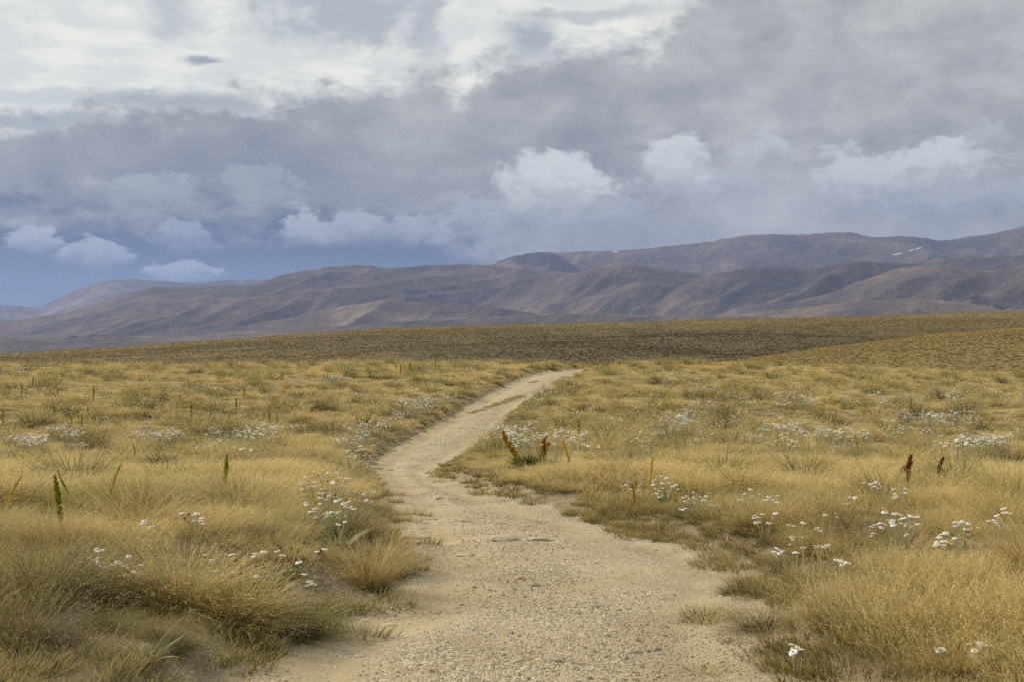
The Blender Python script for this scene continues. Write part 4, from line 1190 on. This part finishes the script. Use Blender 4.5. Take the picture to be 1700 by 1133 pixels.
def build_far_daisies():
    g = random.Random(12); tot = 0; extra = []
    for (cx, cy, rx, ry, n, where) in DRIFT:
        for i in range(n):
            px = cx+g.gauss(0, .55)*rx; py = cy+g.gauss(0, .55)*ry
            if px < -30 or px > 1730 or py < 606: continue
            x, y = on_ground(px, py, .28)
            if track_dist(np.array([x]), np.array([y]))[0] < .35: continue
            s = g.uniform(1.0, 1.4)
            p = (x, y, Hp(x, y)+.03, s)
            if i < 9 and (cx < 1000 or i < 7):
                o = obj('daisy_clump', CM[tot % 4], None, p[:3], (0, 0, g.uniform(0, 6.28)), s*(1.0 if y < 40 else 1.15))
                tag(o, f'white daisy clump in the drift at the {where}' if not where.startswith(('dense', 'thick')) else f'white daisy clump in the {where}', 'daisy clump', 'distant daisy clumps'); tot += 1
            elif i >= 9 or cx < 1000: extra.append(p)
    # thin sprinkling elsewhere
    for i in range(620):
        px = g.uniform(0, 1700); py = HZ+g.uniform(48, 190)**1.0
        x, y = on_ground(px, py, .28)
        if track_dist(np.array([x]), np.array([y]))[0] < .4: continue
        w = .35 if px < 560 else 1.0
        if g.random() < w*(.25+.9*float(vnoise(np.array([x*.25]), np.array([y*.25]), 61)[0]))*.7: extra.append((x, y, Hp(x, y)+.03, g.uniform(.9, 1.3)))
    src = []
    E = np.array(extra); n = len(E); pts, rot, scl, kind = [], [], [], []
    for q in range(3):
        p, s, l = clump_geo(1100+q, n=9, spread=.25)
        src += [(*p, M_PETAL), (*s, M_STEM), (*l, M_LEAF)]
    g2 = np.random.default_rng(4)
    K = g2.integers(0, 3, n); A = g2.uniform(0, 6.28, n)
    for j in range(3):
        pts.append(E[:, :3]); r = np.zeros((n, 3)); r[:, 2] = A; rot.append(r); scl.append(E[:, 3]); kind.append(K*3+j)
    stuff('daisy_field', 'distant white daisies sprinkled through the grass', src, np.vstack(pts), np.vstack(rot), np.concatenate(scl), np.concatenate(kind))
    print('daisy clumps', tot, 'extra', n)
build_far_daisies()

# ------------------------------------------------------------------ speargrass spikes
def spike_geo(seed, bend=0.0, fat=1.0, n=70, llen=.06):
    """spike from z 0 to 1: bare stalk, then a column of narrow bracts; bend curls the top over"""
    g = np.random.default_rng(seed)
    t = np.linspace(0, 1, 14)
    ang = bend*np.clip((t-.45)/.55, 0, 1)**1.3
    step = np.stack([np.sin(ang), np.zeros(14), np.cos(ang)], -1)/13
    C = np.vstack([[0, 0, 0], np.cumsum(step, 0)[:-1]])
    stalk = tube(C, np.linspace(.022, .010, 14)*fat, 6)
    tt = g.uniform(.22, 1.0, n*2); th = g.uniform(0, 6.28, n*2)
    c = np.stack([np.interp(tt, t, C[:, k]) for k in range(3)], -1)
    ax = np.stack([np.interp(tt, t, step[:, k]) for k in range(3)], -1); ax /= np.linalg.norm(ax, axis=1, keepdims=True)
    o = np.stack([np.cos(th), np.sin(th), np.zeros_like(th)], -1); o -= ax*(o*ax).sum(1, keepdims=True); o /= np.linalg.norm(o, axis=1, keepdims=True)+1e-9
    env = np.sin(np.clip((tt-.15)/.85, 0, 1)*np.pi)**.6*.9+.12
    L = (llen*env*g.uniform(.7, 1.2, n*2)*fat)[:, None]
    d = o*.75+ax*.75; sd = np.cross(d, ax); sd /= np.linalg.norm(sd, axis=1, keepdims=True)+1e-9
    w = .013*fat
    q = np.stack([c-sd*w*.6, c+d*L*.5+sd*w, c+d*L+ax*L*.25, c+d*L*.5-sd*w], 1).reshape(-1, 3)
    Fq = np.arange(len(q)).reshape(-1, 4)
    br = (q, Fq, np.zeros((len(q), 2)))
    return stalk, br
SPM = {'green': M_SPG, 'gold': M_SPY, 'rust': M_SPB, 'red': M_SPR}
SK = {}
for i, (c, b, fat) in enumerate([('green', 0, 1.0), ('green', .25, .9), ('gold', .15, 1.0), ('gold', 1.0, .9), ('rust', 2.4, 1.0), ('rust', 1.5, .9), ('rust', .3, 1.1), ('red', 1.9, 1.3), ('red', .4, 1.3)]):
    st, br = spike_geo(2000+i, b, fat, 190 if b == 0 or c == 'red' else 110, .085 if c == 'red' else .058)
    SK.setdefault(c, []).append((mk('stalk', st, SPM[c], True), mk('bracts', br, SPM[c]), b))
def spike(px, pyb, hpx, colr, var, label, lean=0.0, parts=True, fat=1.0):
    """pyb: row where the spike leaves the grass; hpx: visible height"""
    x, y = on_ground(px, pyb, .26); hid = .26
    if float(track_dist(np.array([x]), np.array([y]))[0]) < .7: x, y = on_ground(px, pyb, .06); hid = .06
    z = Hp(x, y)
    vis = hpx/F*y
    L = vis+hid+.02
    st, br, b = SK[colr][var]
    if b > 1: L = vis*1.25+hid
    rz = 0 if b == 0 else random.choice([0, math.pi])+random.uniform(-.5, .5)
    root = bpy.data.objects.new('speargrass_spike', None); COL.objects.link(root)
    root.location = (x, y, z); root.rotation_euler = (random.uniform(-.08, .08), lean, 0); root.empty_display_size = .1
    f = fat*(1.2+.8*(y > 22))*min(1.25, max(.6, .36/L+.3))
    for nm, me in (('stalk', st), ('bracts', br)):
        o = obj(nm, me, root, (0, 0, 0), (0, 0, rz), (L*f if b == 0 else L, L*f if b == 0 else L, L))
    tag(root, label, 'spear plant', 'speargrass flower spikes on the moor')
    return root
SP = [
 (106, 836, 42, 'green', 0, 'thick bright green flower spike, the nearest one on the left', -.12, 1.25),
 (128, 797, 20, 'green', 1, 'thin green spike leaning left just behind the thick one', -.5, 1),
 (177, 795, 24, 'green', 1, 'thin dark green spike leaning right, right of the thick one', .3, 1),
 (372, 783, 24, 'green', 0, 'lone bright green spike above the pale mound on the left', .08, 1.3),
 (2, 812, 20, 'gold', 0, 'yellow-green spike cut by the left frame edge', .4, 1.2),
 (228, 753, 18, 'rust', 2, 'rusty spike beside an olive tussock in the left field', -.15, 1),
 (162, 740, 14, 'rust', 1, 'small rusty crooked stalk on a green tuft at left', .2, .8),
 (337, 730, 12, 'gold', 0, 'short yellow spike above a daisy patch in the left field', .05, 1.2),
 (567, 740, 8, 'rust', 0, 'small rust-brown bent head left of the track bend', .2, 1),
 (136, 700, 12, 'green', 0, 'green spike paired with a hooked one in the left field', .0, .9),
 (119, 701, 14, 'rust', 0, 'brown hooked head left of the paired green spike', 0, 1),
 (146, 690, 13, 'green', 0, 'upright green spike above an olive tussock', 0, .9),
 (90, 689, 16, 'green', 0, 'upright green spike near the left edge, front row', 0, .9),
 (82, 696, 8, 'rust', 2, 'tiny brown spike next to a front-row green one', 0, .9),
 (5, 698, 14, 'rust', 2, 'brown stubby spike at the left frame edge', 0, 1),
 (130, 692, 14, 'green', 0, 'faint green spike between two others in the left field', 0, .8),
 (53, 640, 15, 'green', 0, 'green spike upper left, first of a trio', .1, .9),
 (79, 637, 11, 'gold', 0, 'short olive spike, second of the upper left trio', .15, .9),
 (93, 642, 14, 'gold', 0, 'golden spike, third of the upper left trio', 0, 1),
 (36, 657, 18, 'rust', 2, 'orange spike at the far left with a curled neighbour', 0, .9),
 (41, 656, 11, 'rust', 0, 'orange curled head beside the orange spike', .2, 1.1),
 (155, 660, 17, 'green', 0, 'yellow-green spike alone in the open left field', 0, .9),
 (203, 658, 12, 'gold', 0, 'short olive-gold spike in the upper left field', 0, .9),
 (196, 632, 9, 'green', 1, 'small green spike leaning right far in the left field', .2, .9),
 (96, 656, 10, 'green', 0, 'short faint green spike below the upper left trio', 0, .9),
 (283, 692, 15, 'gold', 0, 'golden spike in the middle of the left field', 0, .9),
 (318, 690, 20, 'green', 0, 'tall slim green spike at the centre of the left field', 0, .9),
 (332, 697, 13, 'rust', 0, 'hooked brown head right of the tall slim spike', 0, 1),
 (349, 697, 13, 'green', 0, 'slim spike right of the hooked brown head', 0, .9),
 (381, 697, 14, 'rust', 1, 'hooked spike by the row of slim ones', 0, 1),
 (298, 668, 16, 'rust', 0, 'double curled rusty head above the golden spike', 0, 1.3),
 (318, 641, 13, 'gold', 0, 'golden slanting spike far in the left field', -.3, .9),
 (409, 630, 13, 'gold', 1, 'golden crooked spike, left of the orange pair', -.2, 1.1),
 (420, 628, 11, 'rust', 1, 'orange crooked spike, right of the golden crooked one', .2, 1.3),
 (395, 640, 10, 'gold', 0, 'short golden spike below the orange pair', 0, .9),
 (405, 655, 10, 'green', 0, 'green spike above a small daisy patch', 0, .9),
 (392, 678, 14, 'green', 0, 'green spike with a curled brown neighbour', 0, 1),
 (398, 670, 8, 'rust', 0, 'curled brown head next to the green spike', 0, 1),
 (447, 703, 19, 'green', 0, 'bright green spike on an olive tussock, right part of left field', 0, 1),
 (460, 705, 16, 'green', 0, 'thin green spike right of the bright one', 0, .8),
 (472, 682, 13, 'gold', 0, 'golden-green spike above a grey tussock', 0, 1),
 (519, 657, 7, 'rust', 0, 'tiny curled orange head, first of the brown pair', 0, 1),
 (534, 659, 9, 'rust', 0, 'dark brown curled head, second of the brown pair', 0, 1.3),
 (468, 630, 12, 'green', 0, 'green spike near the crest of the left field', 0, .9),
 (504, 603, 12, 'gold', 0, 'golden spike close to the crest on the left', 0, 1.2),
 (560, 672, 12, 'gold', 0, 'small golden spike on the slope towards the track', 0, .9),
 (622, 665, 13, 'green', 1, 'slim green spike in the open grass left of the track', -.1, .9),
 (658, 615, 10, 'rust', 0, 'rust-brown arrow-shaped head near the crest', 0, 1.1),
 (665, 622, 16, 'green', 0, 'dark green spike beside the arrow-shaped head', 0, .9),
 (681, 616, 14, 'green', 0, 'green spike in the row near the crest', 0, 1),
 (723, 610, 14, 'green', 0, 'dark green spike at the crest left of the track', 0, 1),
 (687, 640, 10, 'rust', 1, 'small rusty bent head below the crest', 0, 1),
 (961, 715, 18, 'green', 0, 'green spike alone on the slope right of the track', 0, .9),
 (989, 713, 12, 'gold', 1, 'faint golden spike right of the lone green one', .3, .8),
 (949, 755, 22, 'gold', 0, 'olive-gold leaning spike with a drooping side branch', -.25, 1.2),
 (1079, 785, 24, 'gold', 0, 'yellow-green spike standing above the right-hand daisies', .05, 1.2),
 (1054, 838, 32, 'rust', 2, 'rust-red spike standing at the edge of the right bank', -.05, 2.6),
 (1427, 742, 20, 'gold', 0, 'yellow-green spike on the brow of the right mound', -.15, 1.3),
 (1476, 777, 19, 'red', 1, 'dark red-brown seed head leaning right on the right slope', .62, 1.2),
 (1508, 779, 20, 'red', 1, 'dark red-brown upright seed head that the leaning one touches', .0, 1.3),
 (1553, 768, 7, 'red', 1, 'small dark forked dead head at far right', .2, .8),
 (1211, 687, 14, 'rust', 1, 'golden-brown fork in the right field, left arm', -.2, 1),
 (1216, 684, 14, 'green', 1, 'dark upright stalk of the fork in the right field', .15, .8),
 (1230, 686, 10, 'gold', 1, 'golden drooping arm right of the fork', .6, 1),
 (1378, 672, 10, 'gold', 0, 'short golden spike, left end of the golden row', 0, 1.3),
 (1396, 670, 9, 'gold', 1, 'golden bent heads in the middle of the golden row', .2, 1.2),
 (1411, 672, 13, 'gold', 0, 'golden slanted spike, right end of the golden row', .25, 1.2),
 (1513, 682, 17, 'green', 0, 'yellow-green spike in the far right field', 0, 1),
 (1570, 721, 14, 'gold', 0, 'faint yellow spike beside a round tussock at far right', -.1, 1),
 (1612, 680, 9, 'rust', 1, 'small orange head in the far right field', 0, 1.2),
 (1629, 642, 11, 'rust', 1, 'orange stub below the crest at far right', 0, 1.2),
 (1433, 690, 8, 'rust', 1, 'faint rusty head right of the olive tussock', 0, 1),
]
for a in SP:
    spike(a[0], a[1], a[2], a[3], a[4], a[5], a[6], True, a[7])

# big golden spear plant inside the bend: green leaf fan, leaning yellow spike, two bent heads
def spear_plant():
    x, y = on_ground(876, 776); z = Hp(x, y)+.03
    root = bpy.data.objects.new('spear_plant', None); COL.objects.link(root); root.location = (x, y, z)
    tag(root, 'spear plant with dark green leaf fan, leaning yellow spike and bent orange heads', 'spear plant')
    lv = mk('leaves', strap_leaves(420, (.22, .40), .011, 77, (.05, 1.25), .24), M_LEAFG)
    obj('leaves', lv, root, (0, 0, 0), (0, 0, 0), .86)
    s = y/F
    for (dx, L, colr, v, lean, rz, fat) in [(-24, 46, 'gold', 0, -.62, 0, 1.5), (20, 34, 'rust', 2, .12, 0, 1.2), (24, 36, 'rust', 0, .1, .3, 1.2), (26, 33, 'gold', 1, .2, 0, 1.1)]:
        st, br, b = SK[colr][v]; LL = L*s*1.4
        for nm, me in (('stalk', st), ('flower_spike', br)):
            bx = dx*s*(.4 if dx < 0 else 1)
            obj(nm, me, root, (bx, -.05, .02), (0, lean, rz), (LL*fat*1.9, LL*fat*1.9, LL))
spear_plant()

# ------------------------------------------------------------------ marker pole far across the dip
def marker_pole():
    px = 658; az = math.atan((px-850)/F)
    # stands on the moor slope, its foot seen just above the near grass
    Ys = np.geomspace(240, 780, 600); xs = (px-850)/F*Ys
    rows = HZ-F*(H(xs, Ys)-EYE)/Ys
    vis = np.nonzero(rows < 592)[0]; i = vis[0]
    x, y = float(xs[i]), float(Ys[i]); z = Hp(x, y)
    hgt = 36/F*y
    V, Fq, uv = tube([(0, 0, -.3), (0, 0, hgt)], .05, 8)
    o = obj('marker_pole', mk('marker_pole', (V, Fq, uv), m_simple('weathered_pole', (.30, .32, .34), .8)), None, (x, y, z))
    tag(o, 'thin grey marker pole on the brown moor beyond the dip', 'pole')
    obj('pole_cap', mk('pole_cap', dome_geo(.075, .06, 3, 8), m_simple('pole_cap', (.25, .26, .28), .6)), o, (0, 0, hgt))
marker_pole()

# ------------------------------------------------------------------ snow remnants and dark scrub on the mountains
def far_hit(px, py, y0=3600, y1=13000):
    Ys = np.linspace(y0, y1, 5200); xs = (px-850)/F*Ys
    zs = EYE-(py-HZ)/F*Ys
    hit = np.nonzero(zs <= H(xs, Ys))[0]
    if not len(hit): return None
    return float(xs[hit[0]]), float(Ys[hit[0]])
M_SNOW = m_simple('old_snow', (.58, .60, .63), .6, .05)
def snow(pts, label):
    """a thin bank of snow following the slope between the given pixels"""
    ps = [far_hit(*p) for p in pts]
    ps = [p for p in ps if p]
    if len(ps) < 2: return
    w = 1.0; P = np.array(ps); n = 14
    t = np.linspace(0, 1, n); xi = np.interp(t*(len(P)-1), np.arange(len(P)), P[:, 0]); yi = np.interp(t*(len(P)-1), np.arange(len(P)), P[:, 1])
    g = np.random.default_rng(int(pts[0][0])); V = []
    for i in range(n):
        ww = w*math.sin(math.pi*(i+.35)/(n-.3))*g.uniform(.7, 1.2)+1
        for q in (-1, -.4, .4, 1):
            yy = yi[i]+q*ww*3.2; V.append((xi[i]+g.normal(0, 1), yy, Hp(xi[i], yy)+(3.5 if abs(q) < .9 else -.5)))
    Fq = [(4*i+j, 4*i+j+1, 4*i+j+5, 4*i+j+4) for i in range(n-1) for j in range(3)]
    o = obj('snow_patch', mesh_np('snow_patch', V, Fq, mat=M_SNOW, smooth=True)); tag(o, label, 'snow patch', 'snow remnants on the mountains')
snow([(1016, 418), (1020, 417), (1027, 418.5)], 'small snow remnant on the hilltop left of the saddle')
snow([(1482, 423), (1490, 421.5), (1497, 420)], 'faint thin streak of snow left of the two bright ones')
snow([(1509, 417), (1513, 415.5), (1517, 414)], 'short bright snow streak, lower of the two')
snow([(1520, 414.5), (1524, 412.5), (1529, 410.5)], 'short bright snow streak, upper of the two')
M_SCRUB = m_simple('dark_scrub', (.035, .042, .03), .95, .4, .05)
def scrub(px, py, wpx, hpx, n, label, kind='scrub_patch'):
    h = far_hit(px, py)
    if not h: return
    g = np.random.default_rng(int(px)); parts = []
    x0, y0 = h; s = y0/F
    for i in range(int(n*1.7)):
        x = x0+np.clip(g.normal(0, .17), -.5, .5)*wpx*s; y = y0+g.uniform(-25, 25); zz = Hp(x, y)
        V, T = rock_geo(int(px)+i, 2, .8, 1.3); r = g.uniform(.3, 1.0)*hpx*s*.32
        V = V*r*(1+.10*g.normal(0, 1, (len(V), 1)))+[x-x0, y-y0, zz+r*.25]
        parts.append((V, T))
    off = 0; Vs, Ts = [], []
    for V, T in parts: Vs.append(V); Ts.append(T+off); off += len(V)
    o = obj(kind, mesh_np(kind, np.vstack(Vs), None, mat=M_SCRUB, F3=np.vstack(Ts)), None, (x0, y0, 0))
    tag(o, label, 'scrub', 'dark scrub and outcrops on the mountains')
for a in [(958, 504, 16, 4, 9, 'small dark scrub patch on the pale foothill, left one'), (1035, 507, 12, 4, 6, 'small dark scrub patch on the foothill, right of the first'), (1060, 506, 4, 3, 3, 'single dark bush beside the right-hand scrub patch'),
          (1608, 495, 44, 9, 34, 'big dark scrub patch on the right foothill'), (1660, 510, 30, 7, 22, 'lower dark scrub patch near the right edge'), (1570, 488, 14, 4, 7, 'small scrub patch up-left of the big one'),
          (716, 492, 16, 5, 10, 'dark rocky tor on the hillside left of centre'), (775, 502, 40, 3, 14, 'long low line of dark rocks right of the tor'), (120, 560, 22, 6, 12, 'dark crag on the left foothill, left top'), (150, 559, 20, 5, 10, 'dark crag on the left foothill, right top'),
          (1500, 515, 6, 3, 3, 'lone bush low on the right foothill')]: scrub(*a)
print('objects', len(SC.objects))
